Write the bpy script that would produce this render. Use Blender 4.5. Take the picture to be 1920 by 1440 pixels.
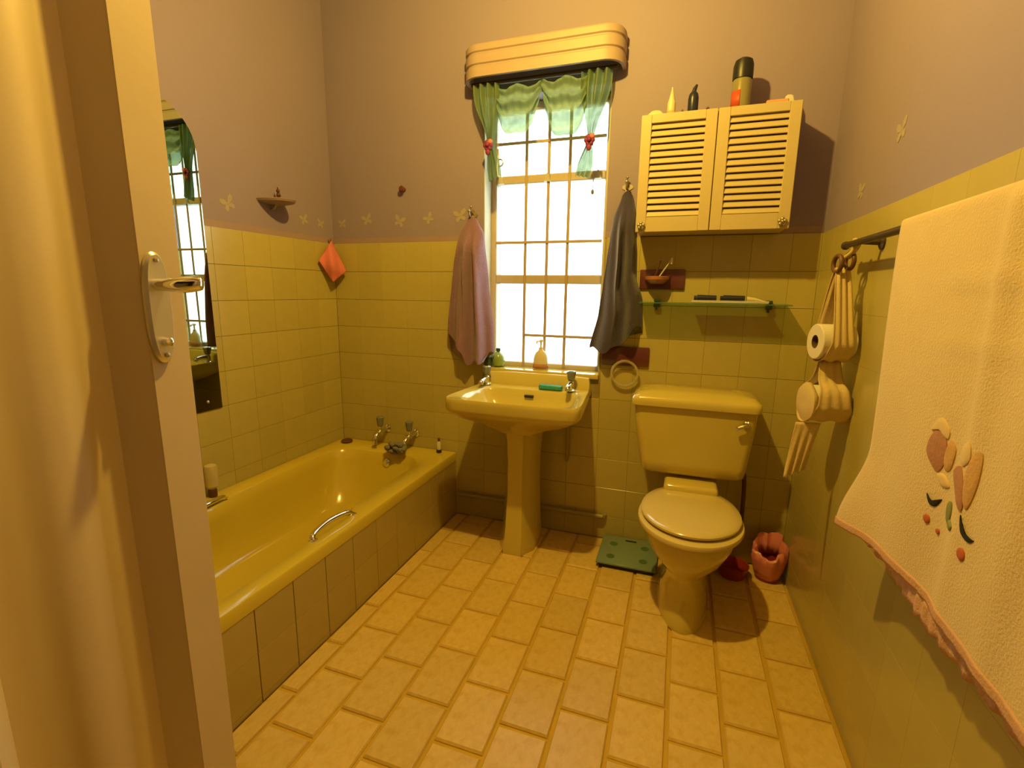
import bpy, bmesh, math, random
from mathutils import Vector, Matrix
random.seed(7)
PI = math.pi
sc = bpy.context.scene
COL = sc.collection
for o in list(bpy.data.objects):
    bpy.data.objects.remove(o)

# ------------------------------------------------------------------ camera
CAM = Vector((1.8592, -2.3217, 1.2394))
yaw, pitch, roll = .3289, -.1893, .0133
F = Vector((-math.sin(yaw) * math.cos(pitch), math.cos(yaw) * math.cos(pitch), math.sin(pitch)))
Rv = Vector((math.cos(yaw), math.sin(yaw), 0))
Uv = Rv.cross(F)
R2 = Rv * math.cos(roll) + Uv * math.sin(roll)
U2 = -Rv * math.sin(roll) + Uv * math.cos(roll)
cam_data = bpy.data.cameras.new('camera')
cam = bpy.data.objects.new('camera', cam_data)
COL.objects.link(cam)
m = Matrix((R2, U2, -F)).transposed().to_4x4()
m.translation = CAM
cam.matrix_world = m
cam_data.sensor_fit = 'HORIZONTAL'
cam_data.sensor_width = 36.0
cam_data.lens = 36.0 * 903.95 / 1920.0
cam_data.clip_start = .02
sc.camera = cam

# ------------------------------------------------------------------ daylight, exposure
world = bpy.data.worlds.new('overcast_sky')
sc.world = world
world.use_nodes = True
bg = world.node_tree.nodes['Background']
bg.inputs[0].default_value = (.92, 1.0, .97, 1)
bg.inputs[1].default_value = 5.0
sc.view_settings.view_transform = 'Standard'
sc.view_settings.look = 'None'
sc.view_settings.gamma = 1.0
sc.view_settings.use_curve_mapping = False
sc.view_settings.exposure = 0.33
BULB_POS = (1.40, -1.10, 2.50)
BULB_WATT = 94.0
BULB_COL = (1.0, .675, .115)
sc.cycles.use_denoising = True
sc.cycles.max_bounces = 10
sc.cycles.diffuse_bounces = 6
sc.cycles.glossy_bounces = 5
sc.cycles.transparent_max_bounces = 12
sc.cycles.caustics_reflective = False
sc.cycles.caustics_refractive = False
sc.cycles.sample_clamp_indirect = 6.0


# ------------------------------------------------------------------ materials
def lin(c):
    return c / 12.92 if c <= .04045 else ((c + .055) / 1.055) ** 2.4


MATS = {}
ALB = .74     # darkens every non-metal colour to cut bounced light and deepen shadows


def mat(name, col, rough=.5, var=.06, scale=9.0, bump=0.0, bscale=60.0, metal=0.0, spec=.5, coat=0.0, trans=0.0,
        rnd=0.0, sheen=0.0, ior=1.45, stains=None):
    """procedural principled material; col is linear reflectance"""
    if name in MATS:
        return MATS[name]
    if metal < .5:
        col = tuple(c * ALB for c in col)
        if stains:
            stains = (tuple(c * ALB for c in stains[0]),) + tuple(stains[1:])
    mt = bpy.data.materials.new(name)
    mt.use_nodes = True
    nt = mt.node_tree
    b = nt.nodes['Principled BSDF']
    tc = nt.nodes.new('ShaderNodeTexCoord')
    nz = nt.nodes.new('ShaderNodeTexNoise')
    nz.inputs['Scale'].default_value = scale
    nz.inputs['Detail'].default_value = 4
    nt.links.new(tc.outputs['Object'], nz.inputs['Vector'])
    mx = nt.nodes.new('ShaderNodeMix')
    mx.data_type = 'RGBA'
    mx.inputs[6].default_value = tuple(max(0, c * (1 - var)) for c in col) + (1,)
    mx.inputs[7].default_value = tuple(min(1, c * (1 + var)) for c in col) + (1,)
    nt.links.new(nz.outputs[0], mx.inputs[0])
    out = mx.outputs[2]
    if stains:
        n2 = nt.nodes.new('ShaderNodeTexNoise')
        n2.inputs['Scale'].default_value = stains[1]
        n2.inputs['Detail'].default_value = 5
        nt.links.new(tc.outputs['Object'], n2.inputs['Vector'])
        rp = nt.nodes.new('ShaderNodeValToRGB')
        rp.color_ramp.elements[0].position = .48
        rp.color_ramp.elements[1].position = .68
        nt.links.new(n2.outputs[0], rp.inputs[0])
        ms = nt.nodes.new('ShaderNodeMix')
        ms.data_type = 'RGBA'
        ms.inputs[7].default_value = tuple(stains[0]) + (1,)
        nt.links.new(out, ms.inputs[6])
        mm = nt.nodes.new('ShaderNodeMath')
        mm.operation = 'MULTIPLY'
        mm.inputs[1].default_value = stains[2]
        nt.links.new(rp.outputs[0], mm.inputs[0])
        nt.links.new(mm.outputs[0], ms.inputs[0])
        out = ms.outputs[2]
    if rnd:
        oi = nt.nodes.new('ShaderNodeObjectInfo')
        mr = nt.nodes.new('ShaderNodeMapRange')
        mr.inputs[3].default_value = 1 - rnd
        mr.inputs[4].default_value = 1 + rnd * .6
        nt.links.new(oi.outputs['Random'], mr.inputs[0])
        hs = nt.nodes.new('ShaderNodeHueSaturation')
        nt.links.new(mr.outputs[0], hs.inputs['Value'])
        nt.links.new(out, hs.inputs['Color'])
        out = hs.outputs[0]
    nt.links.new(out, b.inputs['Base Color'])
    b.inputs['Roughness'].default_value = rough
    b.inputs['Metallic'].default_value = metal
    b.inputs['Specular IOR Level'].default_value = spec
    b.inputs['Coat Weight'].default_value = coat
    b.inputs['Coat Roughness'].default_value = .08
    b.inputs['Transmission Weight'].default_value = trans
    b.inputs['IOR'].default_value = ior
    b.inputs['Sheen Weight'].default_value = sheen
    if bump:
        nb = nt.nodes.new('ShaderNodeTexNoise')
        nb.inputs['Scale'].default_value = bscale
        nb.inputs['Detail'].default_value = 3
        nt.links.new(tc.outputs['Object'], nb.inputs['Vector'])
        bp = nt.nodes.new('ShaderNodeBump')
        bp.inputs['Strength'].default_value = bump
        bp.inputs['Distance'].default_value = .004
        nt.links.new(nb.outputs[0], bp.inputs['Height'])
        nt.links.new(bp.outputs[0], b.inputs['Normal'])
    MATS[name] = mt
    return mt


def see_through(name, col, clear, rough=.1, spec_mix=.06, translucent=0.0, pattern=0.0, pscale=40.0):
    """thin sheet: transparent + diffuse/translucent + gloss, so that light still passes straight through"""
    mt = bpy.data.materials.new(name)
    mt.use_nodes = True
    nt = mt.node_tree
    nt.nodes.clear()
    out = nt.nodes.new('ShaderNodeOutputMaterial')
    tr = nt.nodes.new('ShaderNodeBsdfTransparent')
    tr.inputs[0].default_value = tuple(min(1, .35 + .65 * c) for c in col) + (1,)
    df = nt.nodes.new('ShaderNodeBsdfDiffuse')
    df.inputs[0].default_value = tuple(col) + (1,)
    tl = nt.nodes.new('ShaderNodeBsdfTranslucent')
    tl.inputs[0].default_value = tuple(col) + (1,)
    gl = nt.nodes.new('ShaderNodeBsdfGlossy')
    gl.inputs['Roughness'].default_value = rough
    m1 = nt.nodes.new('ShaderNodeMixShader')
    m1.inputs[0].default_value = translucent
    nt.links.new(df.outputs[0], m1.inputs[1])
    nt.links.new(tl.outputs[0], m1.inputs[2])
    m2 = nt.nodes.new('ShaderNodeMixShader')
    m2.inputs[0].default_value = clear
    nt.links.new(m1.outputs[0], m2.inputs[1])
    nt.links.new(tr.outputs[0], m2.inputs[2])
    if pattern:
        tc = nt.nodes.new('ShaderNodeTexCoord')
        vo = nt.nodes.new('ShaderNodeTexNoise')
        vo.inputs['Scale'].default_value = pscale
        vo.inputs['Detail'].default_value = 6
        nt.links.new(tc.outputs['Object'], vo.inputs['Vector'])
        mr = nt.nodes.new('ShaderNodeMapRange')
        mr.inputs[1].default_value = .35
        mr.inputs[2].default_value = .65
        mr.inputs[3].default_value = clear - pattern
        mr.inputs[4].default_value = min(1, clear + pattern)
        nt.links.new(vo.outputs[0], mr.inputs[0])
        nt.links.new(mr.outputs[0], m2.inputs[0])
    m3 = nt.nodes.new('ShaderNodeMixShader')
    m3.inputs[0].default_value = spec_mix
    nt.links.new(m2.outputs[0], m3.inputs[1])
    nt.links.new(gl.outputs[0], m3.inputs[2])
    nt.links.new(m3.outputs[0], out.inputs[0])
    MATS[name] = mt
    return mt


PAINT = mat('mauve_wall_paint', (.37, .30, .44), rough=.6, var=.07, scale=2.2, bump=.12, bscale=35, spec=.3)
CEIL = mat('ceiling_paint', (.34, .26, .17), rough=.8)  # unseen ceiling, coloured dark so less light bounces and shadows deepen
GROUT = mat('wall_grout', (.47, .39, .14), rough=.8, var=.12, scale=5, stains=((.22, .13, .04), 5.5, .8))
RGROUT = mat('right_wall_grout', (.57, .49, .18), rough=.6, var=.05)
TILE = mat('primrose_wall_tile', (.60, .51, .17), rough=.22, var=.05, scale=3, rnd=.05, coat=.2, spec=.45)
PTILE = mat('panel_tile', (.56, .45, .15), rough=.28, var=.05, scale=3, rnd=.05, coat=.15)
FTILE = mat('floor_tile', (.86, .62, .20), rough=.36, var=.16, scale=11, rnd=.09, bump=.06, bscale=25, spec=.4,
            stains=((.72, .46, .08), 6.0, .6))
FGROUT = mat('floor_grout', (.70, .46, .05), rough=.95, var=.2)
SUITE = mat('yellow_glazed_ceramic', (.76, .63, .16), rough=.1, var=.03, spec=.55, coat=.5)
BATHM = mat('yellow_bath_enamel', (.76, .60, .07), rough=.14, var=.05, scale=4, spec=.5, coat=.35)
SEATM = mat('cream_toilet_seat', (.82, .68, .30), rough=.14, var=.02, coat=.4)
CREAM = mat('cream_cabinet_paint', (.70, .58, .32), rough=.4, var=.03, scale=12, bump=.04, bscale=30)
PELM = mat('pelmet_paint', (.50, .37, .32), rough=.5, var=.06, scale=8, bump=.05, bscale=18)
DOORM = mat('cream_gloss_door_paint', (.80, .66, .46), rough=.34, var=.06, scale=6, bump=.05, bscale=20)
FRAME = mat('window_frame_paint', (.62, .52, .40), rough=.45, var=.08, scale=20)
BARM = mat('burglar_bar_paint', (.55, .42, .28), rough=.45, var=.1, scale=20)
SATIN = mat('satin_handle_metal', (.86, .84, .80), rough=.28, var=.03, metal=.85)
CHROME = mat('chrome', (.80, .80, .80), rough=.08, var=.02, metal=1.0)
SMOKE = mat('smoky_tap_head', (.22, .24, .24), rough=.1, var=.1, spec=.6, coat=.4)
BRONZE = mat('dark_bronze_rail', (.10, .07, .04), rough=.35, var=.2, metal=.4)
PINKT = mat('dusty_pink_towelling', (.31, .17, .29), rough=.95, var=.12, scale=30, bump=.7, bscale=220, sheen=.3)
GREYT = mat('charcoal_towelling', (.066, .054, .125), rough=.95, var=.15, scale=30, bump=.7, bscale=220, sheen=.3)
CREAMT = mat('cream_towelling', (.88, .68, .36), rough=.95, var=.05, scale=14, bump=.55, bscale=240, sheen=.25)
HEMT = mat('pink_towel_hem', (.80, .48, .30), rough=.95, var=.1, scale=20, bump=.6, bscale=200)
CORAL = mat('coral_washcloth', (.86, .25, .25), rough=.95, var=.08, scale=30, bump=.5, bscale=240)
MAROON = mat('maroon_glazed_ceramic', (.15, .04, .045), rough=.2, var=.1, coat=.3)
PINKC = mat('salmon_ceramic', (.66, .27, .16), rough=.25, var=.08, coat=.3)
WHITEP = mat('white_plastic', (.82, .80, .74), rough=.3, var=.03)
CREAMP = mat('cream_plastic', (.86, .76, .50), rough=.35, var=.04)
NAVY = mat('navy_plastic', (.025, .03, .07), rough=.35, var=.1)
BLACK = mat('black_plastic', (.02, .02, .02), rough=.4, var=.1)
BROWN = mat('brown_plastic', (.13, .05, .03), rough=.4, var=.15)
TEAL = mat('teal_plastic', (.04, .38, .36), rough=.35, var=.08)
SCALEG = mat('green_scale_glass', (.24, .36, .30), rough=.08, var=.04, coat=.5)
SCALED = mat('scale_dark_pads', (.10, .20, .10), rough=.3, var=.1)
PINKB = mat('pink_plastic_bag', (.95, .33, .34), rough=.4, var=.12, scale=25, spec=.5)
REDP = mat('red_plastic', (.42, .045, .03), rough=.35, var=.1)
PAPER = mat('toilet_paper', (.92, .86, .74), rough=.95, var=.03, bump=.3, bscale=150)
CARD = mat('cardboard_core', (.16, .09, .04), rough=.9)
LINEN = mat('cream_holder_cloth', (.82, .64, .34), rough=.9, var=.1, scale=18, bump=.3, bscale=120)
WOOD = mat('brown_wooden_ring', (.16, .07, .03), rough=.5, var=.2, scale=30)
SPONGE = mat('grey_net_sponge', (.26, .25, .23), rough=.95, var=.35, scale=70, bump=1.0, bscale=120)
STENCIL = mat('cream_stencil_paint', (.48, .41, .38), rough=.6, var=.1, scale=30)
BORDER = mat('pink_border_paint', (.43, .31, .34), rough=.6, var=.12, scale=10)
REDROSE = mat('dark_red_ribbon', (.27, .035, .16), rough=.6, var=.2, scale=40)
PINKROSE = mat('pink_ribbon', (.80, .25, .26), rough=.6, var=.15, scale=40)
PIPE = mat('painted_pipe', (.40, .33, .14), rough=.4, var=.1)
GREENB = mat('green_soap_plastic', (.30, .42, .12), rough=.25, var=.15, coat=.2)
DGREEN = mat('dark_green_glass', (.05, .09, .05), rough=.15, var=.2, coat=.3)
PETALP = mat('rosy_brown_thread', (.55, .27, .16), rough=.9, var=.2, scale=60, bump=.4, bscale=160)
PETALO = mat('ochre_thread', (.78, .48, .20), rough=.9, var=.2, scale=60, bump=.4, bscale=160)
PETALC = mat('pale_gold_thread', (.92, .70, .36), rough=.9, var=.1, scale=60)
LEAFT = mat('black_green_thread', (.02, .025, .02), rough=.9, var=.2)
STEMT = mat('olive_thread', (.30, .32, .12), rough=.9, var=.2)
DOTT = mat('rust_thread', (.62, .16, .07), rough=.9, var=.1)
PEACHB = mat('peach_card', (.80, .42, .26), rough=.6, var=.08)
AMBER = mat('olive_bottle_plastic', (.30, .27, .13), rough=.2, var=.1, coat=.3)
REDL = mat('red_label', (.62, .10, .04), rough=.5, var=.05)
GREYG = mat('tarnished_metal', (.40, .34, .24), rough=.35, var=.25, scale=60, metal=.7)
CREAMR = mat('reveal_paint', (.62, .58, .42), rough=.5, var=.08)
HALLM = mat('hall_paint', (.25, .20, .15), rough=.8)  # kept dark so the unseen hall bounces little light
PANE = see_through('window_glass', (.90, .98, .94), .93, rough=.02, spec_mix=.03)
PATG = see_through('patterned_window_glass', (.80, .92, .84), .62, rough=.2, spec_mix=.03, translucent=.9, pattern=.3, pscale=38)
SHEER = see_through('green_sheer_cloth', (.25, .34, .15), .26, rough=.6, spec_mix=.02, translucent=.5)
SHELFG = see_through('shelf_glass', (.30, .55, .40), .82, rough=.03, spec_mix=.08)
CLEARP = see_through('clear_acrylic', (.75, .70, .50), .66, rough=.05, spec_mix=.16)
CLEARB = see_through('clear_bottle_plastic', (.80, .70, .40), .45, rough=.08, spec_mix=.14)
BULBG = see_through('bulb_glass', (1.0, .95, .85), .95, rough=.05, spec_mix=.04)
MIRROR = mat('mirror_silver', (.38, .44, .38), rough=.0, var=.0, metal=1.0)


# ------------------------------------------------------------------ mesh tools
class MB:
    """collects shapes into one mesh; coordinates are world unless the parent is local"""

    def __init__(self):
        self.bm = bmesh.new()

    def box(self, a, b, bevel=0.0, seg=1, mi=0, M=None):
        x0, x1 = sorted((a[0], b[0]))
        y0, y1 = sorted((a[1], b[1]))
        z0, z1 = sorted((a[2], b[2]))
        T = Matrix.Translation(((x0 + x1) / 2, (y0 + y1) / 2, (z0 + z1) / 2)) @ Matrix.Diagonal((x1 - x0, y1 - y0, z1 - z0, 1))
        if M is not None:
            T = M @ T
        nf = set(self.bm.faces)
        r = bmesh.ops.create_cube(self.bm, size=1, matrix=T)
        if bevel:
            es = list({e for v in r['verts'] for e in v.link_edges})
            bmesh.ops.bevel(self.bm, geom=es, offset=bevel, segments=seg, affect='EDGES', profile=.5)
        if mi:
            for f in self.bm.faces:
                if f not in nf:
                    f.material_index = mi
        return self

    def loft(self, rings, cap0=True, cap1=True, closed=True, mi=0):
        vs = [[self.bm.verts.new(p) for p in r] for r in rings]
        n = len(vs[0])
        for a, b in zip(vs[:-1], vs[1:]):
            for i in range(n if closed else n - 1):
                j = (i + 1) % n
                try:
                    f = self.bm.faces.new((a[i], a[j], b[j], b[i]))
                    f.material_index = mi
                except ValueError:
                    pass
        for c, r in ((cap0, vs[0]), (cap1, vs[-1])):
            if c:
                f = self.bm.faces.new(r)
                f.material_index = mi
        return self

    def grid(self, fn, nu, nv, mi=0):
        return self.loft([[fn(i / nu, j / nv) for i in range(nu + 1)] for j in range(nv + 1)], False, False, False, mi)

    def lathe(self, prof, c=(0, 0, 0), n=24, axis='Z', M=None, cap0=True, cap1=True):
        rings = []
        for r, h in prof:
            ring = []
            for i in range(n):
                t = 2 * PI * i / n
                p = Vector((r * math.cos(t), r * math.sin(t), h))
                if axis == 'Y':
                    p = Vector((p.x, -p.z, p.y))
                elif axis == 'X':
                    p = Vector((p.z, p.y, -p.x))
                elif isinstance(axis, Vector):
                    p = axis.to_track_quat('Z', 'Y') @ p
                p = p + Vector(c)
                ring.append(M @ p if M is not None else p)
            rings.append(ring)
        return self.loft(rings, cap0, cap1)

    def tube(self, pts, r, n=10, closed=False, cap=True, flat=1.0):
        pts = [Vector(p) for p in pts]
        rs = r if isinstance(r, (list, tuple)) else [r] * len(pts)
        rings = []
        N = len(pts)
        up = None
        for i, p in enumerate(pts):
            if closed:
                d = pts[(i + 1) % N] - pts[i - 1]
            else:
                d = pts[min(i + 1, N - 1)] - pts[max(i - 1, 0)]
            d.normalize()
            if up is None:
                up = Vector((0, 0, 1)) if abs(d.z) < .9 else Vector((1, 0, 0))
            s = d.cross(up)
            s.normalize()
            up = s.cross(d)
            up.normalize()
            rings.append([p + s * rs[i] * math.cos(2 * PI * k / n) + up * rs[i] * flat * math.sin(2 * PI * k / n) for k in range(n)])
        if closed:
            rings.append(rings[0])
        return self.loft(rings, cap and not closed, cap and not closed)

    def ball(self, c, r, s=(1, 1, 1), u=16, v=10):
        T = Matrix.Translation(c) @ Matrix.Diagonal((s[0], s[1], s[2], 1))
        bmesh.ops.create_uvsphere(self.bm, u_segments=u, v_segments=v, radius=r, matrix=T)
        return self

    def fan(self, pts):
        self.bm.faces.new([self.bm.verts.new(p) for p in pts])
        return self

    def slab(self, pts, off):
        """flat outline given depth along vector off"""
        off = Vector(off)
        return self.loft([[Vector(p) for p in pts], [Vector(p) + off for p in pts]])


def tag(o, label=None, cat=None, group=None, kind=None):
    if label:
        o['label'] = label
    if cat:
        o['category'] = cat
    if group:
        o['group'] = group
    if kind:
        o['kind'] = kind
    return o


WLOC = {}


def thing(name, loc, label, cat, group=None, kind=None, rotz=0.0):
    o = bpy.data.objects.new(name, None)
    COL.objects.link(o)
    o.location = loc
    o.rotation_euler = (0, 0, rotz)
    o.empty_display_size = .05
    WLOC[o.name] = Vector(loc)
    return tag(o, label, cat, group, kind)


def obj(name, mb, mats, parent=None, label=None, cat=None, group=None, kind=None, origin=None, local=False, angle=35, solid=0.0, sub=0):
    me = bpy.data.meshes.new(name)
    bmesh.ops.remove_doubles(mb.bm, verts=mb.bm.verts, dist=1e-6)
    bmesh.ops.recalc_face_normals(mb.bm, faces=mb.bm.faces)
    base = Vector((0, 0, 0))
    if parent is not None and not local:
        base = WLOC.get(parent.name, Vector((0, 0, 0)))
    off = Vector(origin) if origin is not None else Vector((0, 0, 0))
    if origin is not None and parent is not None:
        off = Vector(origin) - base
    for v in mb.bm.verts:
        v.co = v.co - base - off
    mb.bm.to_mesh(me)
    mb.bm.free()
    me.polygons.foreach_set('use_smooth', [True] * len(me.polygons))
    me.set_sharp_from_angle(angle=math.radians(angle))
    for mt in (mats if isinstance(mats, (list, tuple)) else [mats]):
        me.materials.append(mt)
    o = bpy.data.objects.new(name, me)
    COL.objects.link(o)
    o.location = off
    if parent is not None:
        o.parent = parent
        WLOC[o.name] = base + off
    else:
        WLOC[o.name] = off
    if solid:
        md = o.modifiers.new('thickness', 'SOLIDIFY')
        md.thickness = solid
        md.offset = 0
    if sub:
        md = o.modifiers.new('smooth', 'SUBSURF')
        md.levels = sub
        md.render_levels = sub
    return tag(o, label, cat, group, kind)


def sm(a, b, x):
    t = max(0, min(1, (x - a) / (b - a)))
    return t * t * (3 - 2 * t)


def catmull(P, n, closed=False):
    P = [Vector(p) for p in P]
    out = []
    N = len(P)
    segs = N if closed else N - 1
    for i in range(segs):
        p0 = P[i - 1] if (closed or i > 0) else P[0]
        p1 = P[i]
        p2 = P[(i + 1) % N]
        p3 = P[(i + 2) % N] if (closed or i + 2 < N) else P[-1]
        for k in range(n):
            t = k / n
            out.append(.5 * ((2 * p1) + (p2 - p0) * t + (2 * p0 - 5 * p1 + 4 * p2 - p3) * t * t + (3 * p1 - p0 - 3 * p2 + p3) * t ** 3))
    if not closed:
        out.append(P[-1])
    return out


# ------------------------------------------------------------------ the room
W = 2.385            # right wall
T0 = 1.489           # top of the tiled zone
TS = .152            # wall tile pitch
H = 2.78
YF = -2.50           # front wall
WX0, WX1, WZ0, WZ1 = .905, 1.510, .845, 2.14   # window opening
D0, D1 = 1.115, 1.93  # doorway

g = MB()
g.box((-.2, YF - 1.3, -.12), (W + .2, .25, -.006))
floor = obj('floor', g, FGROUT, kind='structure', label='floor of sand coloured rectangular tiles laid brickwise')

g = MB()
g.box((-.2, YF - 1.3, H), (W + .2, .25, H + .1))
obj('ceiling', g, CEIL, kind='structure', label='plain unseen ceiling above the bathroom darkened to cut bounced light')


def wall_boxes(g, boxes):
    for (x0, y0, z0, x1, y1, z1) in boxes:
        if z0 < T0 < z1:
            g.box((x0, y0, z0), (x1, y1, T0 - .001), mi=1)
            g.box((x0, y0, T0 - .001), (x1, y1, z1))
        else:
            g.box((x0, y0, z0), (x1, y1, z1), mi=1 if z1 <= T0 else 0)


TH = .007  # tile thickness, fronts stand on the measured planes
g = MB()
wall_boxes(g, [(0 - .2, TH, 0, WX0, .25, H), (WX1, TH, 0, W + .2, .25, H), (WX0, TH, 0, WX1, .25, WZ0), (WX0, TH, WZ1, WX1, .25, H)])
wall_back = obj('wall_back', g, [PAINT, GROUT], kind='structure', label='window wall painted mauve above primrose square tiles')
g = MB()
wall_boxes(g, [(-.2, YF, 0, -TH, TH, H)])
wall_left = obj('wall_left', g, [PAINT, GROUT], kind='structure', label='mauve wall above the bath with primrose tiles below')
g = MB()
wall_boxes(g, [(W + TH, YF, 0, W + .2, TH, H)])
wall_right = obj('wall_right', g, [PAINT, RGROUT], kind='structure', label='mauve wall beside the toilet with yellow tiles below')
g = MB()
g.box((-.2, YF - .12, 0), (D0 - .03, YF, H))
g.box((D1 + .03, YF - .12, 0), (W + .2, YF, H))
g.box((D0 - .03, YF - .12, 2.08), (D1 + .03, YF, H))
obj('wall_front', g, PAINT, kind='structure', label='mauve wall with the doorway behind the camera')
g = MB()  # unseen hall box, added so no sky light leaks through the doorway
g.box((-.2, YF - 1.3, 0), (W + .2, YF - 1.2, H))
g.box((-.2, YF - 1.2, 0), (-.1, YF - .12, H))
g.box((W + .1, YF - 1.2, 0), (W + .2, YF - .12, H))
obj('wall_hall', g, HALLM, kind='structure', label='unseen hallway walls added to keep sky light out of the doorway')

# one shared tile mesh, scaled per tile


def unit_tile(name, mt, bev, edge=-.18):
    b = bmesh.new()
    bmesh.ops.create_cube(b, size=1)
    # pillowed front edge: inset front face (local -Y) and push it out
    f = [f for f in b.faces if f.normal.y < -.9][0]
    r = bmesh.ops.inset_individual(b, faces=[f], thickness=bev, depth=0)
    for v in f.verts:
        v.co.y = -.5
    for v in b.verts:
        if v.co.y < -.4 and v not in f.verts:
            v.co.y = edge
    me = bpy.data.meshes.new(name)
    b.to_mesh(me)
    b.free()
    me.materials.append(mt)
    return me


WT = unit_tile('wall_tile', TILE, .008, -.38)
RT = unit_tile('wall_tile', TILE, .004, -.47)
PT = unit_tile('panel_tile', PTILE, .008, -.35)


def put_tile(me, name, parent, loc, scale, rotz=0.0):
    o = bpy.data.objects.new(name, me)
    COL.objects.link(o)
    o.parent = parent
    o.location = Vector(loc) - WLOC.get(parent.name, Vector((0, 0, 0)))
    o.scale = scale
    o.rotation_euler = (0, 0, rotz)
    return o


def rows():
    n = 0
    out = []
    z1 = T0
    while z1 > .02:
        z0 = max(0, z1 - TS)
        out.append((z0, z1))
        z1 -= TS
    return out


J = .0014
for (z0, z1) in rows():
    # left wall, running from the corner towards the door
    k = 0
    while k * TS < 2.3:
        ya, yb = -k * TS, -(k + 1) * TS
        if z1 > .3:
            put_tile(WT, 'wall_tile', wall_left, (-TH / 2, (ya + yb) / 2, (z0 + z1) / 2),
                     (TS - .0009, TH, z1 - z0 - J), PI / 2)
        k += 1
    # back wall, with the window cut out
    k = 0
    while k * TS < W:
        xa, xb = k * TS, min(W, (k + 1) * TS)
        segs = [(xa, xb)]
        if z1 > WZ0 + .01:
            segs = []
            if xa < WX0:
                segs.append((xa, min(xb, WX0)))
            if xb > WX1:
                segs.append((max(xa, WX1), xb))
        for (a, b) in segs:
            za, zb = z0, z1
            if b - a > .012:
                put_tile(WT, 'wall_tile', wall_back, ((a + b) / 2, TH / 2, (za + zb) / 2), (b - a - .0005, TH, zb - za - J))
        k += 1
    # right wall, hairline joints
    k = 0
    while k * TS < 1.9:
        ya, yb = -k * TS, -(k + 1) * TS
        put_tile(RT, 'wall_tile', wall_right, (W + TH / 2, (ya + yb) / 2, (z0 + z1) / 2), (TS - .0004, TH, z1 - z0 - .0004), -PI / 2)
        k += 1
# floor tiles: columns .156 wide, .222 long, half bond
fb = bmesh.new()
bmesh.ops.create_cube(fb, size=1)
top = [f for f in fb.faces if f.normal.z > .9][0]
bmesh.ops.inset_individual(fb, faces=[top], thickness=.035, depth=0)
for v in fb.verts:
    if v.co.z > .4 and v not in top.verts:
        v.co.z = .05
FT = bpy.data.meshes.new('floor_tile')
fb.to_mesh(FT)
fb.free()
FT.materials.append(FTILE)
FJ = .0105
CP = .156
cols = [(1.288 + CP * i, 1.288 + CP * (i + 1)) for i in range(-3, 7)]
cols = [(.745, .82)] + cols + [(2.224 + CP, W)]
for ci, (xa, xb) in enumerate(cols):
    if xb - xa < .02:
        continue
    ph = -.310 if ci % 2 == 1 else -.421
    k = -2
    while True:
        ya = ph + .222 * -k
        yb = ya - .222
        k += 1
        if ya < YF - .25:
            break
        ya2, yb2 = min(ya, 0), yb
        if ya2 - yb2 < .02:
            continue
        o = put_tile(FT, 'floor_tile', floor, ((xa + xb) / 2 + random.uniform(-.001, .001), (ya2 + yb2) / 2, -.004 + random.uniform(-.0006, .0006)),
                     (xb - xa - FJ, ya2 - yb2 - FJ, .012))
        o.rotation_euler = (random.uniform(-.003, .003), random.uniform(-.003, .003), random.uniform(-.006, .006))

# thin painted border just above the tiles + stencilled butterflies
g = MB()
g.box((-.0, TH - .002, T0), (WX0, TH, T0 + .028))
g.box((WX1, TH - .002, T0), (W, TH, T0 + .028))
obj('painted_border', g, BORDER, wall_back)
g = MB()
g.box((-TH, -2.3, T0), (-TH + .002, TH, T0 + .028))
obj('painted_border', g, BORDER, wall_left)


def butterfly(parent, c, right, up, s, ang):
    c, right, up = Vector(c), Vector(right), Vector(up)
    nrm = right.cross(up)
    ca, sa = math.cos(ang), math.sin(ang)
    g = MB()

    def P(a, b, h=0):
        a, b = a * ca - b * sa, a * sa + b * ca
        return c + right * (a * s) + up * (b * s) + nrm * h
    for sx in (-1, 1):
        up_w = [(0, .05), (sx * .18, .42), (sx * .52, .60), (sx * .66, .40), (sx * .50, .12), (sx * .12, -.02)]
        lo_w = [(0, -.02), (sx * .30, -.02), (sx * .50, -.22), (sx * .40, -.50), (sx * .18, -.42), (0, -.14)]
        for w in (up_w, lo_w):
            g.slab([P(a, b) for a, b in w], nrm * .0012)
    body = [(.03, .25), (.04, -.3), (-.04, -.3), (-.03, .25)]
    g.slab([P(a, b) for a, b in body], nrm * .0016)
    return obj('stencilled_butterfly', g, STENCIL, parent)


for (y, z, s, a) in ((-.66, 1.594, .055, .5), (-.212, 1.589, .046, .3), (-.09, 1.585, .04, -.2)):
    butterfly(wall_left, (-TH, y, z), (0, 1, 0), (0, 0, 1), s, a)
for (x, z, s, a) in ((.222, 1.611, .048, .3), (.424, 1.596, .052, -.3), (.598, 1.604, .045, .6), (.776, 1.611, .055, .2), (.06, 1.595, .04, .1)):
    butterfly(wall_back, (x, TH, z), (1, 0, 0), (0, 0, 1), s, a)
for (y, z, s, a) in ((-.648, 1.681, .05, .2), (-.376, 1.575, .045, -.2)):
    butterfly(wall_right, (W + TH, y, z), (0, -1, 0), (0, 0, 1), s, a)

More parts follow.
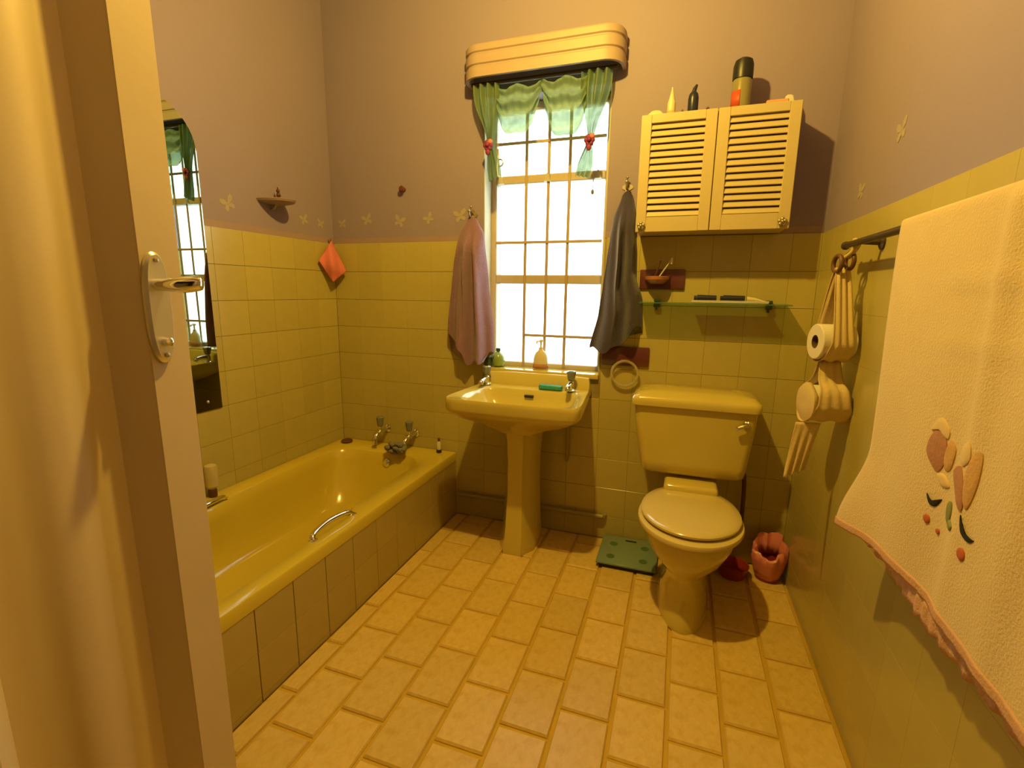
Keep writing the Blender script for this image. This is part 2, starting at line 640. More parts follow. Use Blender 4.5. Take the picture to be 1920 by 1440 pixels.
# ------------------------------------------------------------------ window
win = thing('window_1', ((WX0 + WX1) / 2, .12, WZ0), 'steel window with burglar bars over the basin', None, kind='structure')
GY = .125
g = MB()
g.box((WX0, .10, WZ0), (.937, .155, WZ1), .004)
g.box((1.484, .10, WZ0), (WX1, .155, WZ1), .004)
g.box((.937, .10, WZ0), (1.484, .155, WZ0 + .028), .004)
g.box((.937, .10, 2.10), (1.484, .155, WZ1), .004)
obj('window_frame', g, FRAME, win)
g = MB()
g.box((.937, .095, 1.767), (1.484, .15, 1.807), .004)
obj('transom', g, FRAME, win)
g = MB()
g.box((.937, .095, 1.280), (1.484, .15, 1.325), .004)
obj('meeting_rail', g, FRAME, win)
for (z0, z1, mt) in ((.873, 1.280, PANE), (1.325, 1.767, PANE), (1.807, 2.10, PATG)):
    g = MB()
    g.box((.937, GY, z0), (1.484, GY + .004, z1))
    obj('window_pane', g, mt, win)
for x in (1.097, 1.210, 1.314):
    g = MB()
    g.box((x - .0075, .088, WZ0 + .02), (x + .0075, .094, 2.11), .002)
    obj('burglar_bar', g, BARM, win)
for (x0, x1, z) in ((.937, 1.484, 1.953), (.937, 1.484, 1.484), (1.097, 1.484, 1.018)):
    g = MB()
    g.box((x0, .082, z - .007), (x1, .088, z + .007), .002)
    obj('burglar_bar', g, BARM, win)
for x in (.965, 1.205, 1.452):
    g = MB()
    g.slab([(x - .016, .0945, 1.768), (x + .016, .0945, 1.768), (x + .004, .0945, 1.803), (x - .003, .0945, 1.806)], (0, -.018, 0))
    obj('bar_bracket', g, CREAMR, win)
# window stay and ring on the left, chain with bead on the right
g = MB()
g.tube([(.948, .085, 1.93), (.955, .07, 1.89), (.952, .065, 1.84), (.958, .06, 1.80)], .006)
g.tube([(.965 + .016 * math.cos(t), .07, 1.865 + .016 * math.sin(t)) for t in [i * PI / 8 for i in range(16)]], .0035, closed=True)
obj('window_stay', g, GREYG, win)
g = MB()
g.tube([(1.432, .075, 1.80), (1.431, .074, 1.74), (1.43, .075, 1.715)], .0018, 6)
g.ball((1.43, .075, 1.706), .008, (1, 1, 1.5))
obj('pull_chain', g, GREYG, win)
for (xa, xb) in ((WX0, WX0 + .004), (WX1 - .004, WX1)):
    g = MB()
    g.box((xa, TH + .001, WZ0), (xb, .10, WZ1))
    obj('window_reveal', g, CREAMR, win)
g = MB()
g.box((WX0 - .0, -.012, WZ0 - .02), (WX1 + .0, .10, WZ0 + .004), .004, 2)
obj('window_sill', g, SUITE, win)

# ------------------------------------------------------------------ pelmet
PX0, PX1 = .840, 1.566
pr_ = .085
PD = -.125
path = [(PX0, TH - .001)]
for i in range(9):
    t = PI + i / 8 * PI / 2
    path.append((PX0 + pr_ + pr_ * math.cos(t), PD + pr_ + pr_ * math.sin(t)))
for i in range(9):
    t = 1.5 * PI + i / 8 * PI / 2
    path.append((PX1 - pr_ + pr_ * math.cos(t), PD + pr_ + pr_ * math.sin(t)))
path.append((PX1, TH - .001))


def offs(path, d):
    out = []
    for i, p in enumerate(path):
        a = path[max(i - 1, 0)]
        b = path[min(i + 1, len(path) - 1)]
        t = Vector((b[0] - a[0], b[1] - a[1]))
        t.normalize()
        n = Vector((t.y, -t.x))     # outwards (left of travel is inside)
        out.append((p[0] + n.x * d, p[1] + n.y * d))
    return out


PB = 2.184
prof = [(-.014, PB), (0, PB), (.0, PB + .040), (-.006, PB + .046), (-.006, PB + .050), (0, PB + .055), (0, PB + .090), (-.006, PB + .096),
        (-.006, PB + .100), (0, PB + .105), (0, PB + .128), (-.005, PB + .135), (-.014, PB + .135)]
pel = thing('window_pelmet', (1.2, 0, PB), 'peach painted pelmet with rounded ends and two grooves above the window', 'pelmet')
g = MB()
rr = []
for d, z in prof:
    rr.append([(x, y, z) for x, y in offs(path, d)])
rr.append(rr[0])
g.loft(rr, False, False, closed=False)
obj('pelmet_board', g, PELM, pel)
g = MB()
ins = offs(path, -.013)
g.slab([(x, y, PB + .122) for x, y in ins], (0, 0, .011))
obj('pelmet_top', g, PELM, pel)

# ------------------------------------------------------------------ curtain
cur = thing('balloon_curtain', (1.2, -.06, 1.75), 'sheer green balloon curtain gathered in two swags under the pelmet', 'curtain')


def swag(x0, x1, zt, drop, y0, ph):
    """cowl of cloth hung from its two top corners and a middle stitch, folds sagging between them"""
    g = MB()

    def fn(u, v):
        e = 4 * u * (1 - u)
        top = zt - .020 * math.sin(2 * PI * u) ** 2 - .012 * e
        z = top - (.085 + drop * e ** .9) * v
        fold = (math.sin(v * PI * 6.4 + ph) * .5 + .5) ** 1.6
        y = y0 - .030 * e ** .7 * math.sin(PI * min(1, v * .95)) - .024 * fold * e ** .6
        x = x0 + (x1 - x0) * u + (.5 - u) * .05 * v * (1 - e) + .004 * math.sin(v * 13 + ph)
        return (x, y + .003 * math.sin(u * 46 + ph), z + .005 * fold * e)
    g.grid(fn, 44, 48)
    return obj('swag', g, SHEER, cur)


swag(.965, 1.215, 2.172, .128, -.045, .3)
swag(1.195, 1.440, 2.170, .152, -.050, 1.4)
g = MB()
g.tube([(PX0 + .03, -.055, 2.178), (PX1 - .03, -.055, 2.178)], .009)
obj('curtain_rod', g, BRONZE, cur)


def tail(xc_top, w_top, xk, zk, xb, zb, wb, ph, y0=-.06):
    """gathered at the knot, fanning above and below it"""
    g = MB()

    def fn(u, v):
        if v < .62:
            t = v / .62
            w = w_top + (.028 - w_top) * sm(.15, 1, t)
            xc = xc_top + (xk - xc_top) * sm(0, 1, t)
            z = 2.17 + (zk - 2.17) * t
        else:
            t = (v - .62) / .38
            w = .028 + (wb - .028) * sm(0, .7, t)
            xc = xk + (xb - xk) * t
            z = zk + (zb - zk) * t + .03 * (u - .5) * t * math.sin(ph * 3)
        a = (u - .5)
        return (xc + a * w, y0 - .016 * math.sin(u * PI * 7 + ph + 2 * v) - .012 * math.cos(a * PI), z)
    g.grid(fn, 40, 40)
    obj('curtain_tail', g, SHEER, cur)


tail(.942, .125, .968, 1.910, .990, 1.762, .055, .4)
tail(1.452, .130, 1.436, 1.898, 1.405, 1.745, .070, 1.9)


def rosette(x, z):
    p = Vector((x, -.085, z))
    g = MB()
    for k in range(6):
        t = k * PI / 3
        g.ball((p.x + .013 * math.cos(t), p.y, p.z + .014 * math.sin(t)), .012, (1, .7, 1), 10, 6)
    g.ball((p.x, p.y - .008, p.z), .011, (1, 1, 1), 10, 6)
    g.ball((p.x - .002, p.y, p.z - .028), .012, (1, .6, 1.3), 10, 6)
    r = obj('rosette', g, REDROSE, cur, label='dark red rosette tie')
    g = MB()
    g.ball((p.x + .012, p.y - .006, p.z + .014), .012, (1, .7, 1), 10, 6)
    obj('rosette_petal', g, PINKROSE, r)


rosette(.963, 1.905)
rosette(1.436, 1.890)

# ------------------------------------------------------------------ door in the foreground
E0 = Vector((1.041, -1.70, 0))
HG = Vector((1.12, -2.497, 0))
dv = (HG - E0)
DW = dv.length
dv.normalize()
nv_ = Vector((-dv.y, dv.x, 0))
if nv_.x < 0:
    nv_ = -nv_
# local frame: x runs from the free edge to the hinge, y = out of the visible face
rotz = math.atan2(dv.y, dv.x)
door = thing('door_1', tuple(E0), 'cream panelled door standing open in the foreground', None, kind='structure', rotz=rotz)
# local +y direction after rotation:
ly = Vector((-math.sin(rotz), math.cos(rotz), 0))
SG = 1 if ly.dot(nv_) > 0 else -1


def dp(k, n, z):
    return (k, SG * n, z)


def dbox(g, k0, k1, n0, n1, z0, z1, bev=0.0):
    g.box(dp(k0, n0, z0), dp(k1, n1, z1), bev)


P1 = (.075, .345)
P2 = (.455, .725)
PZ = (.16, 1.93)
g = MB()
dbox(g, 0, P1[0], -.052, 0, .01, 2.05, .002)
dbox(g, P1[1], P2[0], -.052, 0, .01, 2.05)
dbox(g, P2[1], DW, -.052, 0, .01, 2.05)
for (a, b) in (P1, P2):
    dbox(g, a, b, -.052, 0, .01, PZ[0])
    dbox(g, a, b, -.052, 0, PZ[1], 2.05)
obj('door_leaf', g, DOORM, door, local=True)
for (a, b) in (P1, P2):
    def ring(i, n):
        return [dp(a + i, n, PZ[0] + i), dp(b - i, n, PZ[0] + i), dp(b - i, n, PZ[1] - i), dp(a + i, n, PZ[1] - i)]
    g = MB()
    g.loft([ring(0, -.001), ring(.036, -.040), ring(.066, -.040), ring(.098, -.024), ring(.128, -.020)], False, True)
    obj('door_panel', g, DOORM, door, local=True)
    g = MB()
    dbox(g, a, b, -.052, -.045, PZ[0], PZ[1])
    obj('door_panel', g, DOORM, door, local=True)
# handle
hk = .053
g = MB()
out = []
for i in range(40):
    t = 2 * PI * i / 40
    c, s = math.cos(t), math.sin(t)
    out.append((hk + .0225 * math.copysign(abs(c) ** .8, c), 1.205 + .090 * math.copysign(abs(s) ** .75, s)))
g.loft([[dp(k, .0, z) for k, z in out], [dp(k, .005, z) for k, z in out],
        [dp(hk + (k - hk) * .82, .009, 1.205 + (z - 1.205) * .95) for k, z in out]])
hp = obj('handle_plate', g, SATIN, door, local=True, label='oval chrome back plate')
hz = 1.243
g = MB()
lp = catmull([dp(hk, .004, hz), dp(hk, .026, hz), dp(hk - .004, .040, hz), dp(hk - .012, .053, hz + .001), dp(hk - .021, .066, hz + .003), dp(hk - .025, .072, hz + .003)], 6)
nn = len(lp)
g.tube(lp, [(.013 if i < nn * .22 else .0135 + .0035 * math.sin(PI * min(1, (i / nn - .2) / .75))) if i < nn - 3 else .013 * (1 - .35 * (i - nn + 3)) for i in range(nn)], 16, flat=.78)
obj('lever', g, CHROME, door, local=True, label='chrome lever')
g = MB()
g.lathe([(.0075, 0), (.0075, .012), (.005, .0135)], dp(hk, .006, 1.150), 14, axis='Y' if SG < 0 else Vector((0, 1, 0)))
obj('lock_turn', g, CHROME, door, local=True)
for zz in (1.128, 1.282):
    g = MB()
    g.lathe([(.004, 0), (.004, .003), (.002, .004)], dp(hk, .008, zz), 10, axis=Vector((0, SG, 0)))
    obj('screw', g, GREYG, door, local=True)
g = MB()
for (x0, x1) in ((D0 - .03, D0 + .0), (D1, D1 + .03)):
    g.box((x0, YF - .125, 0), (x1, YF + .012, 2.08), .003)
g.box((D0 - .03, YF - .125, 2.06), (D1 + .03, YF + .012, 2.10), .003)
obj('trim_1', g, DOORM, kind='structure', label='cream door frame around the doorway')

# ------------------------------------------------------------------ mirror on the left wall
mir = thing('wall_mirror', (0, -1.1, .728), 'tall frameless mirror with rounded top corners on the tiled wall', 'mirror')
my0, my1, mz0, mz1, mr = -.795, -1.42, .728, 1.93, .17
pts = [(my1, mz0), (my0, mz0)]
for i in range(13):
    t = i / 12 * PI / 2
    pts.append((my0 - mr + mr * math.cos(t), mz1 - mr + mr * math.sin(t)))
for i in range(13):
    t = PI / 2 + i / 12 * PI / 2
    pts.append((my1 + mr + mr * math.cos(t), mz1 - mr + mr * math.sin(t)))
g = MB()
g.slab([(.0005, y, z) for y, z in pts], (.005, 0, 0))
obj('mirror_glass', g, MIRROR, mir)
for yy in (-.86, -1.36):
    g = MB()
    g.lathe([(.006, 0), (.006, .003), (.003, .005)], (.005, yy, .765), 12, axis='X')
    obj('mirror_screw', g, CHROME, mir)

# ------------------------------------------------------------------ bath
bath = thing('bathtub', (.372, -.8, 0), 'yellow bathtub with chrome grips along the tiled wall', 'bathtub')
BX0, BX1, BY0, BY1, BZ = .002, .748, -.003, -1.62, .362
bcx, bcy = .372, -.835


def sq(n):
    """points around the unit square"""
    out = []
    for (a, b) in (((-1, -1), (1, -1)), ((1, -1), (1, 1)), ((1, 1), (-1, 1)), ((-1, 1), (-1, -1))):
        m_ = n if abs(a[0] - b[0]) > 0 else n * 2
        for i in range(m_):
            t = i / m_
            out.append((a[0] + (b[0] - a[0]) * t, a[1] + (b[1] - a[1]) * t))
    return out


SQ = sq(22)


def rrect(cx, cy, a, b, r, z, fn=None):
    out = []
    for u, v in SQ:
        p = Vector((u * a, v * b))
        q = Vector((max(-(a - r), min(a - r, p.x)), max(-(b - r), min(b - r, p.y))))
        d = p - q
        if d.length > 1e-9:
            d.normalize()
            p = q + d * r
        x, y = cx + p.x, cy + p.y
        if fn:
            x, y = fn(x, y)
        out.append((x, y, z))
    return out


def outer(d, z):
    return [((BX0 + BX1) / 2 + u * ((BX1 - BX0) / 2 - d), (BY0 + BY1) / 2 + v * ((BY0 - BY1) / 2 - d), z) for u, v in SQ]


def grips(x, y):
    # the rim is wider towards the taps and narrows where the grips sit
    k = sm(-.86, -.74, y)
    if x > bcx:
        x -= .042 * k * sm(.0, .25, x - bcx)
    else:
        x += .012 * k
        x += .045 * math.exp(-((y + 1.0) / .16) ** 2) * sm(.0, .25, bcx - x)
    return x, y


g = MB()
IA, IB = .300, .695
rings = [outer(.002, .315), outer(0, BZ - .008), outer(.004, BZ), rrect(bcx, bcy, IA + .012, IB + .012, .15, BZ + .001, grips),
         rrect(bcx, bcy, IA, IB, .14, BZ - .010, grips), rrect(bcx, bcy, IA - .012, IB - .015, .14, BZ - .06, grips),
         rrect(bcx, bcy - .01, IA - .035, IB - .05, .15, .20), rrect(bcx, bcy - .02, IA - .065, IB - .09, .16, .10),
         rrect(bcx, bcy - .02, IA - .10, IB - .14, .15, .065), rrect(bcx, bcy - .02, IA - .17, IB - .25, .10, .055)]
g.loft(rings, False, True)
obj('tub', g, BATHM, bath, angle=50)
for (hx, hy0, hy1, sgn) in ((.688, -1.055, -.835, -1), (.088, -1.11, -.90, 1)):
    pts = catmull([(hx, hy0, BZ - .004), (hx - .0 + sgn * .012, hy0 + .018, BZ + .012), (hx + sgn * .024, (hy0 + hy1) / 2, BZ + .017),
                   (hx + sgn * .012, hy1 - .018, BZ + .012), (hx, hy1, BZ - .004)], 6)
    g = MB()
    g.tube(pts, .0105, 12)
    for yy in (hy0, hy1):
        g.lathe([(.016, 0), (.016, .004), (.010, .007)], (hx, yy, BZ - .003), 16)
    obj('grip', g, CHROME, bath, label='curved chrome grip')
g = MB()
oc = Vector((.40, -.157, .305))
ax = Vector((0, -1, .22)).normalized()
g.lathe([(.022, -.004), (.022, .006), (.017, .009)], oc, 24, axis=ax)
g.lathe([(.008, .008), (.007, .014)], oc, 12, axis=ax)
obj('overflow', g, CHROME, bath, label='round chrome overflow')

# tiled bath panel
g = MB()
g.box((.70, -1.62, 0), (.7375, -.001, .322))
pan = obj('bath_panel', g, mat('panel_grout', (.50, .40, .13), rough=.8, var=.15), bath, label='yellow tiled panel closing the front')
k = 0
while k * TS < 1.62:
    for (z0, z1) in ((.0, .018), (.018, .170), (.170, .322)):
        ya, yb = -k * TS - .002, max(-1.62, -(k + 1) * TS)
        if ya - yb > .02:
            put_tile(PT, 'panel_tile', pan, (.741, (ya + yb) / 2, (z0 + z1) / 2), (ya - yb - .0007, .007, z1 - z0 - .0007), PI / 2)
    k += 1

# wall taps over the bath
def bib_tap(x, z, label):
    t = thing('bath_tap', (x, 0, z), label, 'tap')
    g = MB()
    g.lathe([(.022, 0), (.022, .004), (.014, .010)], (x, 0, z), 20, axis='Y')
    g.tube([(x, -.004, z), (x, -.055, z), (x, -.075, z + .001)], [.011, .0115, .013], 14)
    sp = catmull([(x, -.065, z), (x - .002, -.095, z - .006), (x - .004, -.118, z - .030), (x - .004, -.122, z - .062)], 6)
    g.tube(sp, [.0125] * (len(sp) - 3) + [.0125, .013, .013], 14)
    obj('tap_body', g, CHROME, t)
    g = MB()
    g.lathe([(.008, 0), (.008, .022), (.012, .026)], (x, -.07, z + .008), 14)
    obj('tap_spindle', g, CHROME, t)
    g = MB()
    g.lathe([(.013, 0), (.017, .006), (.022, .045), (.023, .052), (.019, .056)], (x, -.07, z + .030), 8)
    hd = obj('tap_head', g, SMOKE, t, angle=20, label='faceted smoky tap head')
    g = MB()
    g.lathe([(.010, 0), (.010, .002)], (x, -.07, z + .0855), 14)
    obj('head_disc', g, CHROME, hd)


bib_tap(.308, .452, 'chrome wall tap with smoky head nearer the mirror wall')
bib_tap(.494, .443, 'chrome wall tap with the grey net sponge in front of it')
# net sponge: bunched petals of netting
sp_ = MB()
rnd = random.Random(3)
cs = Vector((.462, -.165, .363 + .040))
for k in range(40):
    a = rnd.uniform(0, 2 * PI)
    b = rnd.uniform(-1, 1)
    rr_ = .040
    p = Vector((math.cos(a) * math.sqrt(1 - b * b) * rr_ * 1.35, math.sin(a) * math.sqrt(1 - b * b) * rr_ * .75, b * rr_ * .62))
    sp_.ball(cs + p, .015, (rnd.uniform(.7, 1.2), rnd.uniform(.6, 1.0), rnd.uniform(.6, 1.0)), 10, 7)
obj('net_sponge', sp_, SPONGE, label='dark grey net bath sponge on the bath ledge under the tap', cat='sponge', origin=(cs.x, cs.y, .363))
# small things on the bath ledge
g = MB()
g.lathe([(.016, 0), (.031, .004), (.033, .010), (.026, .017), (.010, .020)], (.078, -.075, BZ + .001), 20)
obj('soap_bar', g, BROWN, label='dark brown oval soap in the corner of the bath', cat='soap', origin=(.078, -.075, BZ))
t = thing('shampoo_bottle', (.662, -.045, BZ), 'little white bottle with dark base and brown cap on the bath corner', 'bottle')
g = MB()
g.lathe([(.0135, .001), (.0145, .004), (.0145, .016), (.0105, .018)], (.662, -.045, BZ), 16)
obj('bottle_base', g, NAVY, t, label='dark blue base')
g = MB()
g.lathe([(.0105, .018), (.0115, .030), (.0115, .052), (.0075, .062), (.006, .066)], (.662, -.045, BZ), 16)
obj('bottle_body', g, WHITEP, t)
g = MB()
g.lathe([(.0065, .066), (.0065, .082), (.005, .084)], (.662, -.045, BZ), 12)
obj('cap', g, BROWN, t, label='brown cap')
t = thing('lotion_bottle', (.034, -.905, BZ), 'clear squeeze bottle on a dark cap by the bath grip', 'bottle')
c = (.034, -.905, BZ)
g = MB()
g.lathe([(.016, .001), (.017, .005), (.017, .032), (.013, .035)], c, 18)
obj('cap', g, BROWN, t, label='dark cap')
g = MB()
g.lathe([(.012, .036), (.024, .050), (.026, .085), (.026, .128), (.022, .140), (.010, .146)], c, 20)
obj('bottle_body', g, CLEARB, t)

# ------------------------------------------------------------------ basin
bas = thing('pedestal_basin', (1.19, -.25, 0), 'yellow pedestal washbasin under the window', 'basin')
CXB = 1.20


def outline(pts, n):
    half = catmull([(a, b, 0) for a, b in pts], n)
    full = half + [Vector((-p.x, p.y, 0)) for p in reversed(half[1:-1])]
    return full


def radial(poly, c, N):
    out = []
    for i in range(N):
        t = 2 * PI * i / N
        d = Vector((math.cos(t), math.sin(t)))
        best = None
        for a, b in zip(poly, poly[1:] + poly[:1]):
            ax_, ay_ = a.x - c[0], a.y - c[1]
            bx_, by_ = b.x - c[0], b.y - c[1]
            ex, ey = bx_ - ax_, by_ - ay_
            den = d.x * ey - d.y * ex
            if abs(den) < 1e-12:
                continue
            r_ = (ax_ * ey - ay_ * ex) / den
            s_ = (ax_ * d.y - ay_ * d.x) / den
            if r_ > 0 and -1e-6 <= s_ <= 1 + 1e-6:
                if best is None or r_ > best:
                    best = r_
        out.append((d.x * best, d.y * best))
    return out


bo = outline([(0, -.004), (.14, -.004), (.268, -.004), (.277, -.02), (.287, -.14), (.303, -.34), (.305, -.395), (.300, -.430), (.276, -.452), (.14, -.464), (0, -.468)], 6)
bi = outline([(0, -.118), (.12, -.118), (.20, -.124), (.238, -.16), (.252, -.25), (.256, -.34), (.238, -.40), (.18, -.428), (.08, -.436), (0, -.438)], 6)
NC = (0, -.26)
NB = 96
ro, ri = radial(bo, NC, NB), radial(bi, NC, NB)


def bring(rad, s, z, dy=0.0):
    return [(CXB + NC[0] + x * s, NC[1] + y * s + dy, z) for x, y in rad]


BRZ = .776
g = MB()
g.loft([bring(ro, .26, .600, .0), bring(ro, .34, .618, 0), bring(ro, .55, .648, .0), bring(ro, .78, .676, .0), bring(ro, .93, .702), bring(ro, .985, .716), bring(ro, .998, .728), bring(ro, 1.0, .756),
        bring(ro, .997, .770), bring(ro, .985, BRZ), bring(ro, .972, BRZ - .001), bring(ri, 1.02, BRZ - .007), bring(ri, .99, BRZ - .014),
        bring(ri, .95, .740), bring(ri, .84, .695), bring(ri, .62, .665), bring(ri, .3, .655), bring(ri, .08, .650)], True, True)
# splash-back upstand, sweeping down into the rim at both ends
spl = []
for (x, y0, zt) in ((-.279, -.085, BRZ - .004), (-.276, -.055, BRZ + .016), (-.273, -.036, .815), (-.268, -.031, .832), (-.15, -.031, .838), (0, -.031, .838), (.15, -.031, .838), (.268, -.031, .832), (.273, -.036, .815), (.276, -.055, BRZ + .016), (.279, -.085, BRZ - .004)):
    spl.append([(CXB + x, -.003, BRZ - .03), (CXB + x, y0 - .014, BRZ - .03), (CXB + x, y0 - .010, BRZ + .002 if zt > BRZ + .01 else zt - .002), (CXB + x, y0 + .003, zt - .005), (CXB + x, y0 + .009, zt), (CXB + x, -.003, zt)])
g.loft(spl)
obj('bowl', g, SUITE, bas, angle=45)
# pedestal: eight-sided, waisted
g = MB()


def ped(hw, y0, y1, z):
    c = hw * .50
    e = .075
    return [(1.185 - hw, y0, z), (1.185 - hw, y1 + e, z), (1.185 - hw + c, y1, z), (1.185 + hw - c, y1, z), (1.185 + hw, y1 + e, z), (1.185 + hw, y0, z)]


g.loft([ped(.088, -.10, -.318, 0), ped(.088, -.10, -.318, .03), ped(.080, -.10, -.300, .12), ped(.071, -.10, -.285, .30), ped(.071, -.10, -.284, .45),
        ped(.078, -.09, -.290, .56), ped(.088, -.08, -.302, .625), ped(.092, -.08, -.306, .650)])
obj('pedestal', g, SUITE, bas, angle=40)
g = MB()
g.tube([(CXB - .022, -.1335, .742), (CXB + .022, -.1335, .742)], .0075, 12)
obj('overflow_slot', g, BLACK, bas, label='dark overflow slot')


def pillar_tap(x, y, z, label, teal):
    t = thing('basin_tap', (x, y, z), label, 'tap')
    g = MB()
    g.lathe([(.024, 0), (.024, .004), (.015, .009), (.014, .040), (.010, .044), (.010, .050)], (x, y, z), 20)
    sp = catmull([(x, y, z + .026), (x + .001, y - .035, z + .032), (x + .002, y - .075, z + .026), (x + .002, y - .084, z + .012)], 6)
    g.tube(sp, [.0125] * (len(sp) - 1) + [.0105], 14)
    obj('tap_body', g, CHROME, t)
    g = MB()
    g.lathe([(.013, 0), (.017, .006), (.023, .036), (.024, .042), (.020, .047)], (x, y, z + .048), 8)
    h = obj('tap_head', g, SMOKE, t, angle=20, label='faceted smoky tap head')
    g = MB()
    g.lathe([(.012, 0), (.012, .002)], (x, y, z + .0945), 14)
    obj('head_disc', g, TEAL if teal else CHROME, h)


pillar_tap(.957, -.078, BRZ - .001, 'chrome basin tap with smoky head beside the green bottle', False)
pillar_tap(1.392, -.078, BRZ - .001, 'chrome basin tap with teal topped head beside the teal soap', True)
g = MB()
g.box((1.235, -.098, BRZ - .004), (1.352, -.062, BRZ + .020), .008, 3)
obj('nail_brush', g, TEAL, label='teal nail brush lying on the basin ledge', cat='brush', origin=(1.294, -.08, BRZ - .004))
# things on the window sill
SZ = WZ0 + .005
t = thing('soap_dispenser', (1.205, .045, SZ), 'cream pump soap bottle on the window sill', 'soap dispenser')
c = (1.205, .045, SZ)
g = MB()
rings = []
for (a, b, h) in ((.038, .024, 0), (.041, .026, .006), (.038, .025, .040), (.036, .024, .062), (.028, .020, .084), (.014, .014, .096), (.012, .012, .102)):
    rings.append([(c[0] + a * math.cos(2 * PI * i / 28), c[1] + b * math.sin(2 * PI * i / 28), c[2] + h) for i in range(28)])
g.loft(rings)
obj('bottle_body', g, CREAMP, t)
g = MB()
g.loft([[(c[0] + (a + .0008) * math.cos(2 * PI * i / 28), c[1] + (b + .0008) * math.sin(2 * PI * i / 28), c[2] + h) for i in range(28)] for a, b, h in ((.041, .026, .006), (.0395, .0255, .028))], False, False)
obj('label', g, PETALP, t, label='brownish pink label band', solid=.001)
g = MB()
g.lathe([(.011, .100), (.011, .112), (.005, .114), (.005, .138), (.012, .140), (.012, .150), (.007, .153)], c, 16)
g.tube([(c[0], c[1], c[2] + .145), (c[0] - .012, c[1] - .03, c[2] + .145), (c[0] - .013, c[1] - .036, c[2] + .136)], .005, 8)
obj('pump', g, CREAMP, t)
c = (.973, .045, SZ)
t = thing('green_soap_bottle', c, 'round green soap bottle on the window sill', 'bottle')
g = MB()
g.lathe([(.020, 0), (.032, .008), (.036, .030), (.034, .052), (.022, .070), (.011, .076), (.010, .082)], c, 24)
obj('bottle_body', g, GREENB, t)
g = MB()
g.lathe([(.013, .082), (.013, .094), (.010, .097)], c, 14)
obj('cap', g, DGREEN, t)
c = (.928, .015, SZ)
t = thing('dark_bottle', c, 'squat dark green bottle at the sill end behind the tap', 'bottle')
g = MB()
g.lathe([(.018, 0), (.019, .004), (.019, .050), (.010, .060), (.009, .066)], c, 20)
obj('bottle_body', g, DGREEN, t)
g = MB()
g.lathe([(.010, .066), (.010, .080), (.008, .082)], c, 12)
obj('cap', g, CREAMP, t)
# pipes along the wall under the basin
g = MB()
g.tube([(.762, -.022, .127), (1.57, -.022, .127)], .011, 12)
for xx in (.85, 1.42):
    g.box((xx - .006, -.024, .113), (xx + .006, -.001, .141))
g.tube([(1.57, -.022, .127), (1.575, -.006, .127), (1.576, -.001, .127)], .011, 12)
obj('water_pipe', g, PIPE, label='painted water pipe along the wall behind the basin pedestal', cat='pipe', origin=(1.16, -.01, .127))
g = MB()
g.tube([(1.375, -.03, .66), (1.375, -.03, .43), (1.37, -.012, .40), (1.37, -.001, .395)], .008, 10)
obj('supply_pipe', g, PIPE, bas)

# ------------------------------------------------------------------ toilet
toi = thing('toilet', (1.96, -.4, 0), 'yellow close coupled toilet with closed cream seat', 'toilet')
TX = 1.955


def egg(rx, cy, ry, z, n=48, back=.75):
    out = []
    for i in range(n):
        t = 2 * PI * i / n
        c_, s_ = math.cos(t), math.sin(t)
        y = cy + ry * s_
        x = rx * c_
        if s_ > 0:
            x = rx * math.copysign(abs(c_) ** back, c_)
        out.append((TX + x, y, z))
    return out


g = MB()
g.loft([egg(.101, -.36, .262, 0, back=.5), egg(.101, -.36, .262, .018, back=.5), egg(.094, -.36, .252, .045, back=.5), egg(.088, -.355, .232, .11, back=.5),
        egg(.090, -.355, .222, .17, back=.5), egg(.106, -.37, .232, .215, back=.55), egg(.145, -.40, .250, .265, back=.65), egg(.166, -.422, .250, .315), egg(.174, -.432, .244, .352),
        egg(.177, -.434, .240, .368), egg(.165, -.434, .225, .370)])
g.box((TX - .105, -.06, .255), (TX + .112, -.285, .448), .018, 3)
obj('pan', g, SUITE, toi, angle=50)
g = MB()
g.loft([egg(.180, -.450, .226, .3705), egg(.193, -.450, .239, .374), egg(.195, -.450, .241, .384), egg(.192, -.450, .238, .391), egg(.180, -.450, .226, .394)])
obj('seat', g, SEATM, toi, angle=50)
g = MB()
g.loft([egg(.170, -.438, .210, .4005), egg(.183, -.438, .223, .404), egg(.184, -.438, .224, .412), egg(.178, -.438, .218, .418), egg(.15, -.436, .188, .421), egg(.08, -.43, .10, .423)])
obj('lid', g, SEATM, toi, angle=50)
for sx in (-.07, .07):
    g = MB()
    g.tube([(TX + sx - .018, -.212, .405), (TX + sx + .018, -.212, .405)], .011, 12)
    g.lathe([(.010, 0), (.010, .035)], (TX + sx, -.212, .370), 12)
    obj('hinge', g, SEATM, toi)


def crect(x0, x1, y0, y1, r, z, n=7):
    out = []
    for (cx, cy, a0) in ((x1 - r, y1 - r, 0), (x0 + r, y1 - r, 1), (x0 + r, y0 + r, 2), (x1 - r, y0 + r, 3)):
        for i in range(n + 1):
            t = (a0 + i / n) * PI / 2
            out.append((cx + r * math.cos(t), cy + r * math.sin(t), z))
    return out


